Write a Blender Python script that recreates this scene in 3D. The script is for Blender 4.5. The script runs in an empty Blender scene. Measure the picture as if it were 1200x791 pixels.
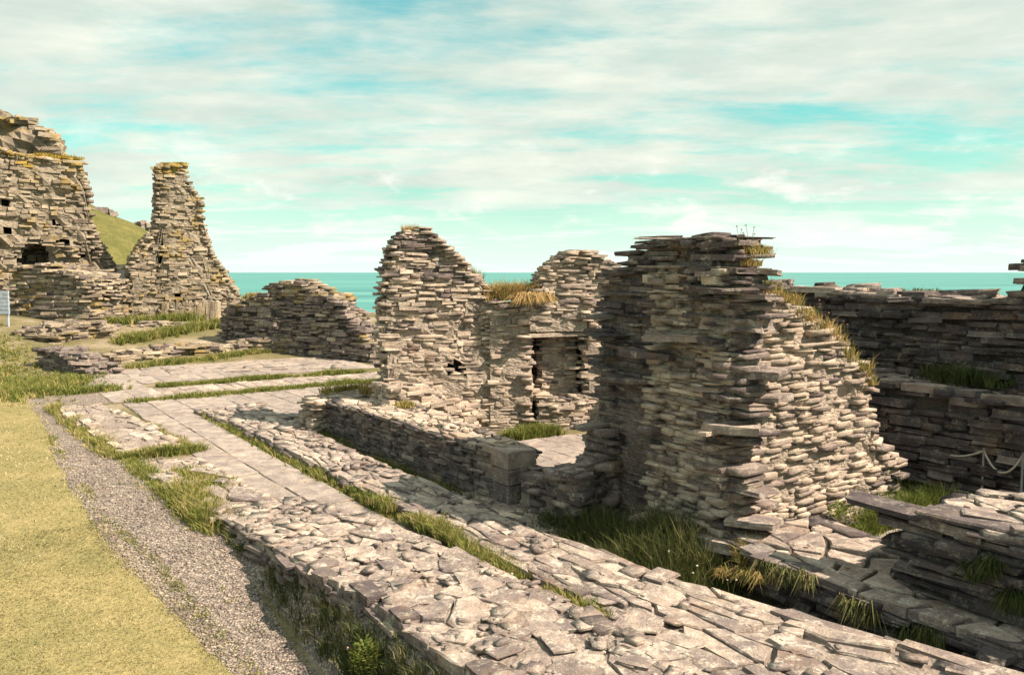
import bpy, math, random
import numpy as np
from mathutils import Vector, Matrix, noise as mn

sc = bpy.context.scene
C = sc.collection
rnd = random.Random(11)
R = math.radians

# ------------------------------------------------------------------ camera
F = 960.0; EYE = 2.5
PITCH = math.atan((395.5 - 319) / F)
cam_d = bpy.data.cameras.new('camera'); cam = bpy.data.objects.new('camera', cam_d); C.objects.link(cam)
cam_d.sensor_width = 36; cam_d.lens = 36 * F / 1200; cam_d.clip_start = 0.1; cam_d.clip_end = 200000
cam.location = (0, 0, EYE); cam.rotation_euler = (math.pi / 2 - PITCH, 0, 0)
sc.camera = cam

# ------------------------------------------------------------------ light, sky, exposure
SUN_AZ = (0.945, -0.327); SUN_EL = R(44)
sun_d = bpy.data.lights.new('sun', 'SUN'); sun_d.energy = 4.8; sun_d.angle = R(0.5); sun_d.color = (1.0, 0.83, 0.66)
sun = bpy.data.objects.new('sun', sun_d); C.objects.link(sun)
sd = Vector((SUN_AZ[0] * math.cos(SUN_EL), SUN_AZ[1] * math.cos(SUN_EL), math.sin(SUN_EL))).normalized()
sun.rotation_euler = sd.to_track_quat('Z', 'Y').to_euler()
sc.view_settings.view_transform = 'Standard'; sc.view_settings.look = 'None'
sc.view_settings.exposure = 1.22; sc.view_settings.gamma = 1.0

w = bpy.data.worlds.new('World'); sc.world = w; w.use_nodes = True
nt = w.node_tree; N = nt.nodes; L = nt.links
for n in list(N): N.remove(n)


class NB:
    """small node helper"""
    def __init__(s, tree): s.t = tree
    def n(s, typ, **kw):
        nd = s.t.nodes.new(typ)
        for k, v in kw.items():
            if k.startswith('i_'):
                key = k[2:]
                key = int(key) if key.isdigit() else key.replace('_', ' ')
                nd.inputs[key].default_value = v
            else: setattr(nd, k, v)
        return nd
    def l(s, a, b): s.t.links.new(a, b)
    def val(s, x, sock):
        if isinstance(x, (int, float, tuple)): sock.default_value = x
        else: s.l(x, sock)
    def math(s, op, a, b=0.0, clamp=False):
        m = s.n('ShaderNodeMath', operation=op, use_clamp=clamp); s.val(a, m.inputs[0]); s.val(b, m.inputs[1]); return m.outputs[0]
    def mix(s, f, a, b, blend='MIX'):
        m = s.n('ShaderNodeMix', data_type='RGBA', blend_type=blend)
        s.val(f, m.inputs[0]); s.val(a, m.inputs[6]); s.val(b, m.inputs[7]); return m.outputs[2]
    def noise(s, vec, scale, detail=3.0, rough=0.55, dist=0.0):
        m = s.n('ShaderNodeTexNoise'); m.inputs['Scale'].default_value = scale; m.inputs['Detail'].default_value = detail
        m.inputs['Roughness'].default_value = rough; m.inputs['Distortion'].default_value = dist
        if vec is not None: s.l(vec, m.inputs['Vector'])
        return m.outputs[0]
    def ramp(s, fac, stops, interp='LINEAR'):
        m = s.n('ShaderNodeValToRGB'); m.color_ramp.interpolation = interp
        e = m.color_ramp.elements
        while len(e) < len(stops): e.new(0.5)
        for i, (p, c) in enumerate(stops):
            e[i].position = p; e[i].color = (c[0], c[1], c[2], 1) if len(c) == 3 else c
        s.l(fac, m.inputs[0]); return m.outputs[0]
    def rng(s, x, a, b, c=0.0, d=1.0, smooth=False):
        m = s.n('ShaderNodeMapRange', interpolation_type='SMOOTHSTEP' if smooth else 'LINEAR')
        s.val(x, m.inputs[0]); m.inputs[1].default_value = a; m.inputs[2].default_value = b
        m.inputs[3].default_value = c; m.inputs[4].default_value = d; return m.outputs[0]
    def mapping(s, vec, scale=(1, 1, 1), loc=(0, 0, 0), rot=(0, 0, 0)):
        m = s.n('ShaderNodeMapping'); s.l(vec, m.inputs[0]); m.inputs[1].default_value = loc
        m.inputs[2].default_value = rot; m.inputs[3].default_value = scale; return m.outputs[0]


b = NB(nt)
tc = b.n('ShaderNodeTexCoord'); dirv = tc.outputs['Generated']
sky = b.n('ShaderNodeTexSky', sky_type='NISHITA', sun_disc=False, sun_elevation=SUN_EL,
          sun_rotation=math.atan2(SUN_AZ[0], SUN_AZ[1]), altitude=50)
sky.air_density = 1.0; sky.dust_density = 1.5; sky.ozone_density = 1.0
sep = b.n('ShaderNodeSeparateXYZ'); b.l(dirv, sep.inputs[0])
z = b.math('MAXIMUM', sep.outputs[2], 0.0)
den = b.math('ADD', z, 0.10)
cmb = b.n('ShaderNodeCombineXYZ')
b.l(b.math('DIVIDE', sep.outputs[0], den), cmb.inputs[0]); b.l(b.math('DIVIDE', sep.outputs[1], den), cmb.inputs[1])
cp = cmb.outputs[0]
tint = b.mix(1.0, sky.outputs[0], (0.46, 1.34, 0.96, 1), 'MULTIPLY')
c1 = b.noise(b.mapping(cp, (0.42, 0.70, 1), (9.7, 4.2, 0), (0, 0, R(8))), 1.15, 9, 0.62, 0.1)
c2 = b.noise(b.mapping(cp, (0.9, 2.2, 1), (7.1, 2.4, 0), (0, 0, R(8))), 1.3, 9, 0.66, 0.15)
cf = b.math('ADD', b.math('MULTIPLY', c1, 0.72), b.math('MULTIPLY', c2, 0.28))
cover = b.rng(b.math('ADD', cf, b.math('MULTIPLY', z, 0.10)), 0.385, 0.555, 0.10, 0.95, True)
low = b.rng(z, 0.0, 0.20, 0.9, 0.0)
# thin veil near the horizon and streaks of cloud above it
cover = b.math('MAXIMUM', cover, low)
ctone = b.noise(b.mapping(dirv, (3.0, 3.0, 14.0)), 2.2, 6, 0.6)
ccol = b.ramp(ctone, [(0.25, (3.9, 4.6, 4.1)), (0.5, (5.0, 5.4, 4.75)), (0.75, (6.4, 6.4, 5.5))])
hz = b.rng(z, 0.0, 0.12, 1.0, 0.0, True)
ccol = b.mix(hz, ccol, (6.3, 7.4, 6.7, 1))
skyc = b.mix(cover, tint, ccol)
# small cumulus banks low over the sea
cu = b.noise(b.mapping(dirv, (7.0, 7.0, 18.0), (1.3, 0.2, 0.6)), 1.6, 7, 0.6, 0.2)
cum = b.math('MULTIPLY', b.rng(cu, 0.52, 0.72, 0, 0.75, True), b.math('MULTIPLY', b.rng(z, 0.01, 0.04, 0, 1), b.rng(z, 0.10, 0.18, 1, 0)))
skyc = b.mix(cum, skyc, (7.2, 6.9, 6.3, 1))
bg = b.n('ShaderNodeBackground'); b.l(skyc, bg.inputs[0]); bg.inputs[1].default_value = 0.069
out = b.n('ShaderNodeOutputWorld'); b.l(bg.outputs[0], out.inputs[0])

# ------------------------------------------------------------------ plan of the site: u runs along the ruins, v across them
_k = math.hypot(670, 960)
AX, AY = -670 / _k, 960 / _k
BX, BY = AY, -AX
def P(u, v): return (u * AX + v * BX, u * AY + v * BY)
def UV(x, y): return (x * AX + y * AY, x * BX + y * BY)
def sm(t):
    t = min(1, max(0, t)); return t * t * (3 - 2 * t)
def nz(x, y, z=0.0): return mn.noise(Vector((x, y, z)))
def at(px, py, Y):
    """measured bearing and height of a point at distance Y"""
    cx = (px - 600) / F; cy = -(py - 395.5) / F
    b_ = math.cos(PITCH) + cy * math.sin(PITCH); c_ = -math.sin(PITCH) + cy * math.cos(PITCH)
    t = Y / b_
    return cx * t, Y, EYE + c_ * t
def proj(x, y, z):
    dz = z - EYE
    d = y * math.cos(PITCH) - dz * math.sin(PITCH); h = y * math.sin(PITCH) + dz * math.cos(PITCH)
    if d < 0.2: return (-9999, -9999, d)
    return (600 + F * x / d, 395.5 - F * h / d, d)

def ground_uv(u, v):
    zz = 0.75 * sm((u - 21) / 10) + 0.35 * sm((u - 26) / 5) * sm((4.0 - v) / 2.5)
    zz -= 0.47 * sm((9.2 - u) / 4.0) * sm((2.45 - v) / 0.25)
    zz -= 0.10 * sm((12.5 - u) / 2) * sm((v - 4.45) / 0.15) * sm((5.0 - v) / 0.2)
    zz -= 0.36 * sm((5.2 - u) / 1.2) * sm((v - 4.5) / 0.2) * sm((5.6 - v) / 0.2)
    zz += 0.02 * nz(u * 0.5, v * 0.5) + 0.012 * nz(u * 1.7, v * 1.7, 3)
    edge = 13.5 + 2.0 * sm((u - 16) / 14) + 1.2 * nz(u * 0.12, 4.0)
    if v > edge: 
        d = v - edge
        zz -= 1.6 * d + 0.9 * d * d * 0.35 + 1.2 * abs(nz(u * 0.4, v * 0.4, 7)) * min(d, 3)
    return max(zz, -66)
def ground(x, y):
    return ground_uv(*UV(x, y))

# ------------------------------------------------------------------ materials
def new_mat(name):
    m = bpy.data.materials.new(name); m.use_nodes = True
    t = m.node_tree
    for n in list(t.nodes): t.nodes.remove(n)
    return m, NB(t)
def finish(nb, col, rough, bump=None, strength=0.5, dist=0.01, spec=0.3, **kw):
    bs = nb.n('ShaderNodeBsdfPrincipled'); o = nb.n('ShaderNodeOutputMaterial')
    nb.val(col, bs.inputs['Base Color']); nb.val(rough, bs.inputs['Roughness']); bs.inputs['Specular IOR Level'].default_value = spec
    if bump is not None:
        bp = nb.n('ShaderNodeBump'); bp.inputs['Strength'].default_value = strength; bp.inputs['Distance'].default_value = dist
        nb.l(bump, bp.inputs['Height']); nb.l(bp.outputs[0], bs.inputs['Normal'])
    nb.l(bs.outputs[0], o.inputs[0]); return bs

def tone_of(nb):
    oi = nb.n('ShaderNodeObjectInfo'); a = nb.n('ShaderNodeAttribute', attribute_name='tone')
    return nb.math('FRACT', nb.math('ADD', oi.outputs['Random'], a.outputs['Fac']))

def stone_mat(name, stops, lichen=0.35, lich_col=(0.50, 0.47, 0.36), scale=1.0, gold=0.0, dark=0.5, blotch=0.0):
    m, nb = new_mat(name)
    g = nb.n('ShaderNodeNewGeometry'); pos = g.outputs['Position']
    tn = tone_of(nb)
    base = nb.ramp(tn, stops)
    n1 = nb.noise(pos, 5.0 * scale, 5, 0.6)
    base = nb.mix(0.85, base, nb.ramp(n1, [(0.3, (0.58, 0.57, 0.6)), (0.7, (1.3, 1.25, 1.17))]), 'MULTIPLY')
    ng = nb.noise(pos, 70 * scale, 5, 0.75)
    base = nb.mix(0.8, base, nb.ramp(ng, [(0.34, (0.62, 0.61, 0.62)), (0.64, (1.28, 1.26, 1.22))]), 'MULTIPLY')
    # thin strata lines along the bedding
    st = nb.noise(nb.mapping(pos, (5 * scale, 5 * scale, 110 * scale), rot=(0.04, -0.03, 0)), 1.0, 5, 0.7, 0.3)
    base = nb.mix(0.6, base, nb.ramp(st, [(0.3, (0.7, 0.69, 0.7)), (0.62, (1.12, 1.1, 1.07))]), 'MULTIPLY')
    # warm iron staining
    st2 = nb.noise(pos, 2.2 * scale, 4, 0.6)
    base = nb.mix(nb.rng(st2, 0.56, 0.72, 0, 0.45), base, (0.30, 0.19, 0.11, 1))
    # pale crustose lichen, patches and speckle
    la = nb.noise(pos, 9 * scale, 6, 0.7); lb = nb.noise(pos, 45 * scale, 3, 0.6)
    lm = nb.math('MULTIPLY', nb.rng(la, 0.50, 0.60, 0, 1), nb.rng(lb, 0.42, 0.55, 0, 1))
    base = nb.mix(nb.math('MULTIPLY', lm, lichen), base, (*lich_col, 1))
    if blotch:
        bn = nb.noise(pos, 3.4, 7, 0.72, 0.4)
        base = nb.mix(nb.rng(bn, 0.50, 0.60, 0, blotch), base, (0.135, 0.112, 0.118, 1))
        bw = nb.noise(nb.mapping(pos, (1, 1, 1), (4, 7, 1)), 6.5, 7, 0.72, 0.5)
        base = nb.mix(nb.rng(bw, 0.56, 0.62, 0, blotch), base, (0.50, 0.46, 0.40, 1))
    if gold:
        lg = nb.noise(pos, 1.1, 5, 0.65)
        base = nb.mix(nb.math('MULTIPLY', nb.rng(lg, 0.52, 0.6, 0, 1), gold), base, (0.34, 0.24, 0.05, 1))
    # dark damp pits
    dk = nb.noise(pos, 22 * scale, 4, 0.65)
    base = nb.mix(nb.rng(dk, 0.62, 0.74, 0, dark), base, (0.05, 0.045, 0.045, 1))
    fb = nb.noise(pos, 60 * scale, 5, 0.7)
    hb = nb.math('ADD', nb.math('MULTIPLY', st, 0.9), nb.math('ADD', nb.math('MULTIPLY', fb, 0.35), nb.math('MULTIPLY', n1, 0.7)))
    finish(nb, base, 0.88, hb, 1.0, 0.028 / scale, 0.2)
    return m

def mortar_mat(name, c0, c1, scale=1.0):
    m, nb = new_mat(name)
    pos = nb.n('ShaderNodeNewGeometry').outputs['Position']
    n1 = nb.noise(pos, 3.0 * scale, 6, 0.65); n2 = nb.noise(pos, 30 * scale, 5, 0.7)
    col = nb.ramp(n1, [(0.3, c0), (0.7, c1)])
    col = nb.mix(0.8, col, nb.ramp(n2, [(0.3, (0.55, 0.55, 0.56)), (0.65, (1.15, 1.13, 1.1))]), 'MULTIPLY')
    v = nb.n('ShaderNodeTexVoronoi'); v.inputs['Scale'].default_value = 20 * scale; nb.l(nb.mapping(pos, (1, 1, 2.2)), v.inputs['Vector'])
    col = nb.mix(nb.rng(v.outputs[0], 0.0, 0.25, 0.45, 0), col, (0.42, 0.38, 0.32, 1))
    hb = nb.math('ADD', nb.math('MULTIPLY', n2, 0.8), nb.math('ADD', n1, nb.math('MULTIPLY', v.outputs[0], -0.7)))
    finish(nb, col, 0.95, hb, 1.0, 0.03 / scale, 0.15)
    return m

M = {}
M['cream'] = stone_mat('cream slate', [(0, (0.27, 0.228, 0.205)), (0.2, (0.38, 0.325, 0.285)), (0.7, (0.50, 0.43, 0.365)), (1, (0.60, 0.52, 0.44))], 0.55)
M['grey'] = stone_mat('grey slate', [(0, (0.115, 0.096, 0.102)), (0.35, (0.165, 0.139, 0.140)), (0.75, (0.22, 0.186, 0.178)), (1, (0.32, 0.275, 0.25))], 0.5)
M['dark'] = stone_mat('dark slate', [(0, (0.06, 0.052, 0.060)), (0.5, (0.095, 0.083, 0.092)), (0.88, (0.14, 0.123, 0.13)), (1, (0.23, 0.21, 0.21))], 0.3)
M['paver'] = stone_mat('flagstone', [(0, (0.25, 0.225, 0.22)), (0.5, (0.30, 0.27, 0.258)), (1, (0.35, 0.315, 0.295))], 0.3, (0.46, 0.42, 0.34), dark=0.3, blotch=0.25)
M['top'] = stone_mat('weathered cap slate', [(0, (0.20, 0.17, 0.165)), (0.3, (0.29, 0.247, 0.228)), (0.8, (0.37, 0.32, 0.285)), (1, (0.50, 0.44, 0.385))], 0.7, (0.56, 0.52, 0.45), dark=0.6, blotch=0.6)
M['far'] = stone_mat('far slate', [(0, (0.17, 0.14, 0.115)), (0.4, (0.29, 0.25, 0.20)), (1, (0.46, 0.40, 0.32))], 0.4, scale=0.5, gold=0.5)
M['gold'] = stone_mat('lichened slate', [(0, (0.22, 0.17, 0.09)), (0.5, (0.32, 0.23, 0.08)), (1, (0.36, 0.28, 0.14))], 0.3, scale=0.5, gold=1.0)
M['mortar'] = mortar_mat('earth mortar', (0.25, 0.212, 0.178), (0.42, 0.36, 0.30))
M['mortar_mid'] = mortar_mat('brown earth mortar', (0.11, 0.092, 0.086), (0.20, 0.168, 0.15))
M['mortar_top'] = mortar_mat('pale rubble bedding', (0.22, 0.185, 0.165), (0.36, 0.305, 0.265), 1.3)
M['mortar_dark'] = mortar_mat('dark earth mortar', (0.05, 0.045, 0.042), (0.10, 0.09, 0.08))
M['mortar_far'] = mortar_mat('weathered mortar', (0.16, 0.135, 0.105), (0.34, 0.295, 0.23), 0.45)

def soil_mat():
    m, nb = new_mat('turf and soil')
    pos = nb.n('ShaderNodeNewGeometry').outputs['Position']
    n1 = nb.noise(pos, 0.7, 6, 0.65); n2 = nb.noise(pos, 14, 5, 0.7)
    col = nb.ramp(n1, [(0.3, (0.10, 0.105, 0.045)), (0.47, (0.17, 0.15, 0.085)), (0.62, (0.27, 0.23, 0.17))])
    col = nb.mix(0.8, col, nb.ramp(n2, [(0.3, (0.55, 0.55, 0.55)), (0.7, (1.3, 1.25, 1.15))]), 'MULTIPLY')
    finish(nb, col, 0.95, nb.math('ADD', n2, n1), 0.8, 0.04, 0.1); return m
def lawn_mat():
    m, nb = new_mat('mown turf')
    pos = nb.n('ShaderNodeNewGeometry').outputs['Position']
    n1 = nb.noise(pos, 0.8, 6, 0.6); n2 = nb.noise(pos, 28, 4, 0.7); n3 = nb.noise(pos, 5, 4, 0.6)
    col = nb.ramp(n1, [(0.3, (0.18, 0.175, 0.08)), (0.55, (0.265, 0.23, 0.115)), (0.75, (0.33, 0.275, 0.155))])
    col = nb.mix(0.6, col, nb.ramp(n3, [(0.3, (0.75, 0.8, 0.7)), (0.7, (1.2, 1.15, 1.15))]), 'MULTIPLY')
    col = nb.mix(0.8, col, nb.ramp(n2, [(0.3, (0.6, 0.6, 0.55)), (0.7, (1.35, 1.3, 1.25))]), 'MULTIPLY')
    finish(nb, col, 0.95, n2, 0.9, 0.03, 0.1); return m
def gravel_mat():
    m, nb = new_mat('fine gravel')
    pos = nb.n('ShaderNodeNewGeometry').outputs['Position']
    n1 = nb.noise(pos, 1.2, 5, 0.6)
    v = nb.n('ShaderNodeTexVoronoi'); v.inputs['Scale'].default_value = 42; nb.l(pos, v.inputs['Vector'])
    v2 = nb.n('ShaderNodeTexVoronoi'); v2.inputs['Scale'].default_value = 90; nb.l(pos, v2.inputs['Vector'])
    sp = nb.n('ShaderNodeSeparateColor'); nb.l(v.outputs['Color'], sp.inputs[0])
    col = nb.ramp(sp.outputs[0], [(0, (0.17, 0.143, 0.125)), (0.5, (0.30, 0.255, 0.215)), (1, (0.50, 0.43, 0.36))])
    col = nb.mix(0.7, col, nb.ramp(n1, [(0.3, (0.72, 0.7, 0.68)), (0.7, (1.15, 1.1, 1.1))]), 'MULTIPLY')
    col = nb.mix(nb.rng(v.outputs[0], 0.3, 0.65, 0, 0.7), col, (0.09, 0.08, 0.075, 1))
    hb = nb.math('ADD', nb.math('MULTIPLY', v.outputs[0], -1.0), nb.math('MULTIPLY', v2.outputs[0], -0.4))
    finish(nb, col, 0.95, hb, 0.9, 0.02, 0.2); return m
def grass_mat(name, stops, trans=0.3):
    m, nb = new_mat(name)
    a = nb.n('ShaderNodeAttribute', attribute_name='tone')
    col = nb.ramp(a.outputs['Fac'], stops)
    d = nb.n('ShaderNodeBsdfPrincipled'); nb.l(col, d.inputs['Base Color']); d.inputs['Roughness'].default_value = 0.7; d.inputs['Specular IOR Level'].default_value = 0.2
    t = nb.n('ShaderNodeBsdfTranslucent'); nb.l(col, t.inputs[0])
    mx = nb.n('ShaderNodeMixShader'); mx.inputs[0].default_value = trans; nb.l(d.outputs[0], mx.inputs[1]); nb.l(t.outputs[0], mx.inputs[2])
    o = nb.n('ShaderNodeOutputMaterial'); nb.l(mx.outputs[0], o.inputs[0]); return m
def plain(name, col, rough=0.8, nscale=20, amt=0.4):
    m, nb = new_mat(name)
    pos = nb.n('ShaderNodeNewGeometry').outputs['Position']
    n1 = nb.noise(pos, nscale, 5, 0.6)
    c = nb.mix(amt, (*col, 1), nb.ramp(n1, [(0.3, (0.55, 0.55, 0.55)), (0.7, (1.3, 1.3, 1.3))]), 'MULTIPLY')
    finish(nb, c, rough, n1, 0.4, 0.01); return m
def sea_mat():
    m, nb = new_mat('sea water')
    pos = nb.n('ShaderNodeNewGeometry').outputs['Position']
    n1 = nb.noise(nb.mapping(pos, (0.0006, 0.003, 1)), 1.0, 5, 0.6); n2 = nb.noise(nb.mapping(pos, (0.03, 0.06, 1)), 1.0, 6, 0.65)
    col = nb.ramp(n1, [(0.35, (0.03, 0.165, 0.165)), (0.5, (0.055, 0.23, 0.215)), (0.65, (0.10, 0.29, 0.265))])
    finish(nb, col, 0.45, n2, 0.6, 6.0, 0.35); return m
M['soil'] = soil_mat(); M['lawn'] = lawn_mat(); M['gravel'] = gravel_mat(); M['sea'] = sea_mat()
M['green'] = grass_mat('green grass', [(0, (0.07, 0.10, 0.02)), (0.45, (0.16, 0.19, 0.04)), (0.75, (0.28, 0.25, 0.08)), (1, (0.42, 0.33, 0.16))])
M['shade'] = grass_mat('shade tinted grass', [(0, (0.04, 0.055, 0.018)), (0.5, (0.08, 0.10, 0.03)), (0.85, (0.15, 0.14, 0.055)), (1, (0.30, 0.25, 0.14))])  # darker copy of the green grass, shade put into the blade colour
M['dry'] = grass_mat('dry grass', [(0, (0.14, 0.15, 0.04)), (0.35, (0.30, 0.25, 0.08)), (0.7, (0.42, 0.29, 0.12)), (1, (0.52, 0.36, 0.20))])
M['mown'] = grass_mat('mown grass', [(0, (0.12, 0.14, 0.06)), (0.3, (0.25, 0.235, 0.105)), (0.6, (0.38, 0.325, 0.165)), (1, (0.52, 0.45, 0.29))], 0.25)
M['golden'] = grass_mat('golden moss', [(0, (0.20, 0.17, 0.03)), (0.5, (0.36, 0.26, 0.04)), (1, (0.46, 0.30, 0.09))])
M['pink'] = plain('pink thrift petals', (0.55, 0.33, 0.36)); M['white'] = plain('white petals', (0.75, 0.74, 0.68))
M['rope'] = plain('weathered rope', (0.42, 0.38, 0.32), 0.9, 120); M['iron'] = plain('grey iron', (0.20, 0.20, 0.21), 0.6)
M['plaster'] = plain('pale pinkish render', (0.55, 0.46, 0.42), 0.9, 6); M['blue'] = plain('blue grey painted board', (0.30, 0.36, 0.42), 0.7, 8)

# ------------------------------------------------------------------ object helpers
def mesh_from(name, V, Fc, mat, tones=None, smooth=False):
    me = bpy.data.meshes.new(name); me.from_pydata([tuple(v) for v in V], [], [tuple(f) for f in Fc])
    if mat: me.materials.append(mat)
    if tones is not None:
        a = me.attributes.new('tone', 'FLOAT', 'FACE'); a.data.foreach_set('value', np.asarray(tones, dtype=np.float32))
    if smooth: me.polygons.foreach_set('use_smooth', [True] * len(me.polygons))
    me.update(); return me
def fast_mesh(name, V, loops, sizes, mat, tones=None):
    """V (n,3); loops flat indices; sizes verts per face"""
    me = bpy.data.meshes.new(name); V = np.asarray(V, dtype=np.float32)
    me.vertices.add(len(V)); me.vertices.foreach_set('co', V.ravel())
    me.loops.add(len(loops)); me.loops.foreach_set('vertex_index', np.asarray(loops, dtype=np.int32))
    sizes = np.asarray(sizes, dtype=np.int32); starts = np.concatenate([[0], np.cumsum(sizes)[:-1]]).astype(np.int32)
    me.polygons.add(len(sizes)); me.polygons.foreach_set('loop_start', starts)
    try: me.polygons.foreach_set('loop_total', sizes)
    except Exception: pass
    if tones is not None:
        a = me.attributes.new('tone', 'FLOAT', 'FACE'); a.data.foreach_set('value', np.asarray(tones, dtype=np.float32))
    me.materials.append(mat); me.update(calc_edges=True); me.validate(); return me
def link(name, me, parent=None, loc=None):
    o = bpy.data.objects.new(name, me); C.objects.link(o)
    if loc is not None: o.location = loc
    if parent: o.parent = parent
    return o
def thing(name, label, cat, loc, group=None):
    o = bpy.data.objects.new(name, None); C.objects.link(o); o.location = loc; o.empty_display_size = 0.2
    o['label'] = label; o['category'] = cat
    if group: o['group'] = group
    return o
def tag(o, label=None, cat=None, kind=None, group=None):
    if label: o['label'] = label
    if cat: o['category'] = cat
    if kind: o['kind'] = kind
    if group: o['group'] = group
    return o

# ------------------------------------------------------------------ slate prototypes
def slate_proto(r, n=8, rings=3):
    """a split slate: squarish broken outline, sheared edges made of two beds"""
    base = []
    pts = [(-1, -1), (0, -1), (1, -1), (1, 0), (1, 1), (0, 1), (-1, 1), (-1, 0)] if n == 8 else [(-1, -1), (1, -1), (1, .1), (.8, 1), (-1, 1)]
    for (a, c) in pts:
        k = abs(a) + abs(c)
        j = (lambda: r.uniform(.70, 1.0) if (k > 1.5 and r.random() < .35) else r.uniform(.90, 1.03))
        base.append((0.5 * (a * j() + (r.uniform(-.35, .35) if a == 0 else 0)), 0.5 * (c * j() + (r.uniform(-.35, .35) if c == 0 else 0))))
    n = len(base); V = []
    lv = [-0.5, r.uniform(-.2, .25), 0.5] if rings == 3 else [-0.5, 0.5]
    wedge = r.uniform(-.22, .22)
    for zz in lv:
        sc_ = r.uniform(.93, 1.0); ox, oy = r.uniform(-.02, .02), r.uniform(-.03, .03)
        for (x, y) in base: V.append((x * sc_ * r.uniform(.98, 1.02) + ox, y * sc_ * r.uniform(.97, 1.03) + oy, zz + r.uniform(-.05, .05) + (wedge * x if zz > 0 else 0)))
    Fc = [tuple(reversed(range(n)))]
    for k in range(len(lv) - 1):
        for i in range(n):
            j = (i + 1) % n
            Fc.append((k * n + i, k * n + j, (k + 1) * n + j, (k + 1) * n + i))
    Fc.append(tuple(range((len(lv) - 1) * n, len(lv) * n)))
    return np.array(V, dtype=np.float32), Fc
_r = random.Random(5)
PROTO = [slate_proto(_r, 8, 3) for _ in range(20)]
PROTO_FAR = [slate_proto(_r, 5, 2) for _ in range(10)]
_pm = {}
def proto_mesh(far, i, mk):
    k = (far, i, mk)
    if k not in _pm:
        V, Fc = (PROTO_FAR if far else PROTO)[i]
        _pm[k] = mesh_from('slate', V, Fc, M[mk])
    return _pm[k]

class Pile:
    """collects the stones of one thing; the largest in view become parts, the rest one mesh"""
    def __init__(s): s.items = []
    def stone(s, pos, yaw, size, tilt=(0, 0), nrm=None, mk='grey', far=False, flat=False, rr=rnd):
        i = rr.randrange(len(PROTO_FAR if far else PROTO))
        m = Matrix.Translation(pos) @ Matrix.Rotation(yaw, 4, 'Z') @ Matrix.Rotation(tilt[0], 4, 'X') @ Matrix.Rotation(tilt[1], 4, 'Y') \
            @ Matrix.Diagonal((size[0], size[1], size[2], 1))
        x, y, d = proj(*pos)
        vis = 0 < x < 1200 and 0 < y < 791
        area = size[0] * (size[2] + 0.25 * size[1]) / (d * d + 1e-6) * F * F
        if flat: area = size[0] * size[1] * 0.3 / (d * d) * F * F
        if nrm is not None:
            vx, vy = -pos[0], -pos[1]; dd = math.hypot(vx, vy)
            if (nrm[0] * vx + nrm[1] * vy) / dd < -0.05: vis = False
        s.items.append((area if vis else 0, 'p', (far, i, mk), m))
    def poly(s, V, Fc, mk):
        V = np.asarray(V, dtype=np.float32); c = V.mean(0); x, y, d = proj(*c)
        e = V.max(0) - V.min(0)
        vis = -40 < x < 1240 and -40 < y < 840
        s.items.append((float(e[0] * e[1]) * 0.4 / (d * d) * F * F if vis else 0, 'm', mk, (V - c, Fc, c)))
    def build(s, parent, name='stone', limit=295, rest='small_stones'):
        it = sorted(s.items, key=lambda q: -q[0]); loc = Vector(parent.location) if parent else Vector((0, 0, 0))
        top = [q for q in it[:limit] if q[0] > 12]; oth = it[len(top):]
        for q in top:
            if q[1] == 'p':
                o = link(name, proto_mesh(*q[2]), parent); o.matrix_local = Matrix.Translation(-loc) @ q[3]
            else:
                V, Fc, c = q[3]; o = link(name, mesh_from(name, V, Fc, M[q[2]]), parent, Vector([float(t) for t in c]) - loc)
        bym = {}
        for q in oth: bym.setdefault(q[2][2] if q[1] == 'p' else q[2], []).append(q)
        for mk, lst in bym.items():
            Vs, loops, sizes, tones = [], [], [], []; off = 0
            for q in lst:
                if q[1] == 'p':
                    V, Fc = (PROTO_FAR if q[2][0] else PROTO)[q[2][1]]; m = np.array(q[3], dtype=np.float32)
                    W = V @ m[:3, :3].T + m[:3, 3]
                else: V, Fc, c = q[3]; W = V + c
                t = rnd.random()
                for f in Fc: loops.extend(i + off for i in f); sizes.append(len(f)); tones.append(t)
                Vs.append(W); off += len(W)
            V = np.concatenate(Vs) - np.array(loc)
            o = link(rest, fast_mesh(rest, V, loops, sizes, M[mk], tones), parent); o['kind'] = 'stuff'
        return len(it)

def clip(poly, nx, ny, c):
    out_ = []; n = len(poly)
    for i in range(n):
        p, q = poly[i], poly[(i + 1) % n]; dp = p[0] * nx + p[1] * ny - c; dq = q[0] * nx + q[1] * ny - c
        if dp <= 0: out_.append(p)
        if dp * dq < 0:
            t = dp / (dp - dq); out_.append((p[0] + (q[0] - p[0]) * t, p[1] + (q[1] - p[1]) * t))
    return out_
def vor_cells(s0, s1, t0, t1, ls, lt, r, jit=0.42, brick=True):
    """irregular fitted pieces over a strip; returns polygons in (s, t)"""
    ns = max(1, round((s1 - s0) / ls)); ntt = max(1, round((t1 - t0) / lt)); pts = []
    for j in range(ntt):
        for i in range(-1, ns + 1):
            s_ = s0 + (i + 0.5 + (0.5 * (j % 2) if brick else 0) + r.uniform(-jit, jit)) * (s1 - s0) / ns
            t_ = t0 + (j + 0.5 + r.uniform(-jit, jit)) * (t1 - t0) / ntt
            if r.random() > 0.24: pts.append((s_, t_))
    asp = ls / lt
    cells = []
    for k, (px, py) in enumerate(pts):
        poly = [(s0, t0), (s1, t0), (s1, t1), (s0, t1)]
        for m_, (qx, qy) in enumerate(pts):
            if m_ == k or abs(qx - px) > 4 * ls or abs(qy - py) > 4 * lt: continue
            # anisotropic bisector
            nx, ny = (qx - px) / asp ** 2, (qy - py)
            mx, my = (px + qx) / 2, (py + qy) / 2
            poly = clip(poly, nx, ny, nx * mx + ny * my)
            if len(poly) < 3: break
        if len(poly) >= 3: cells.append(poly)
    return cells
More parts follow.
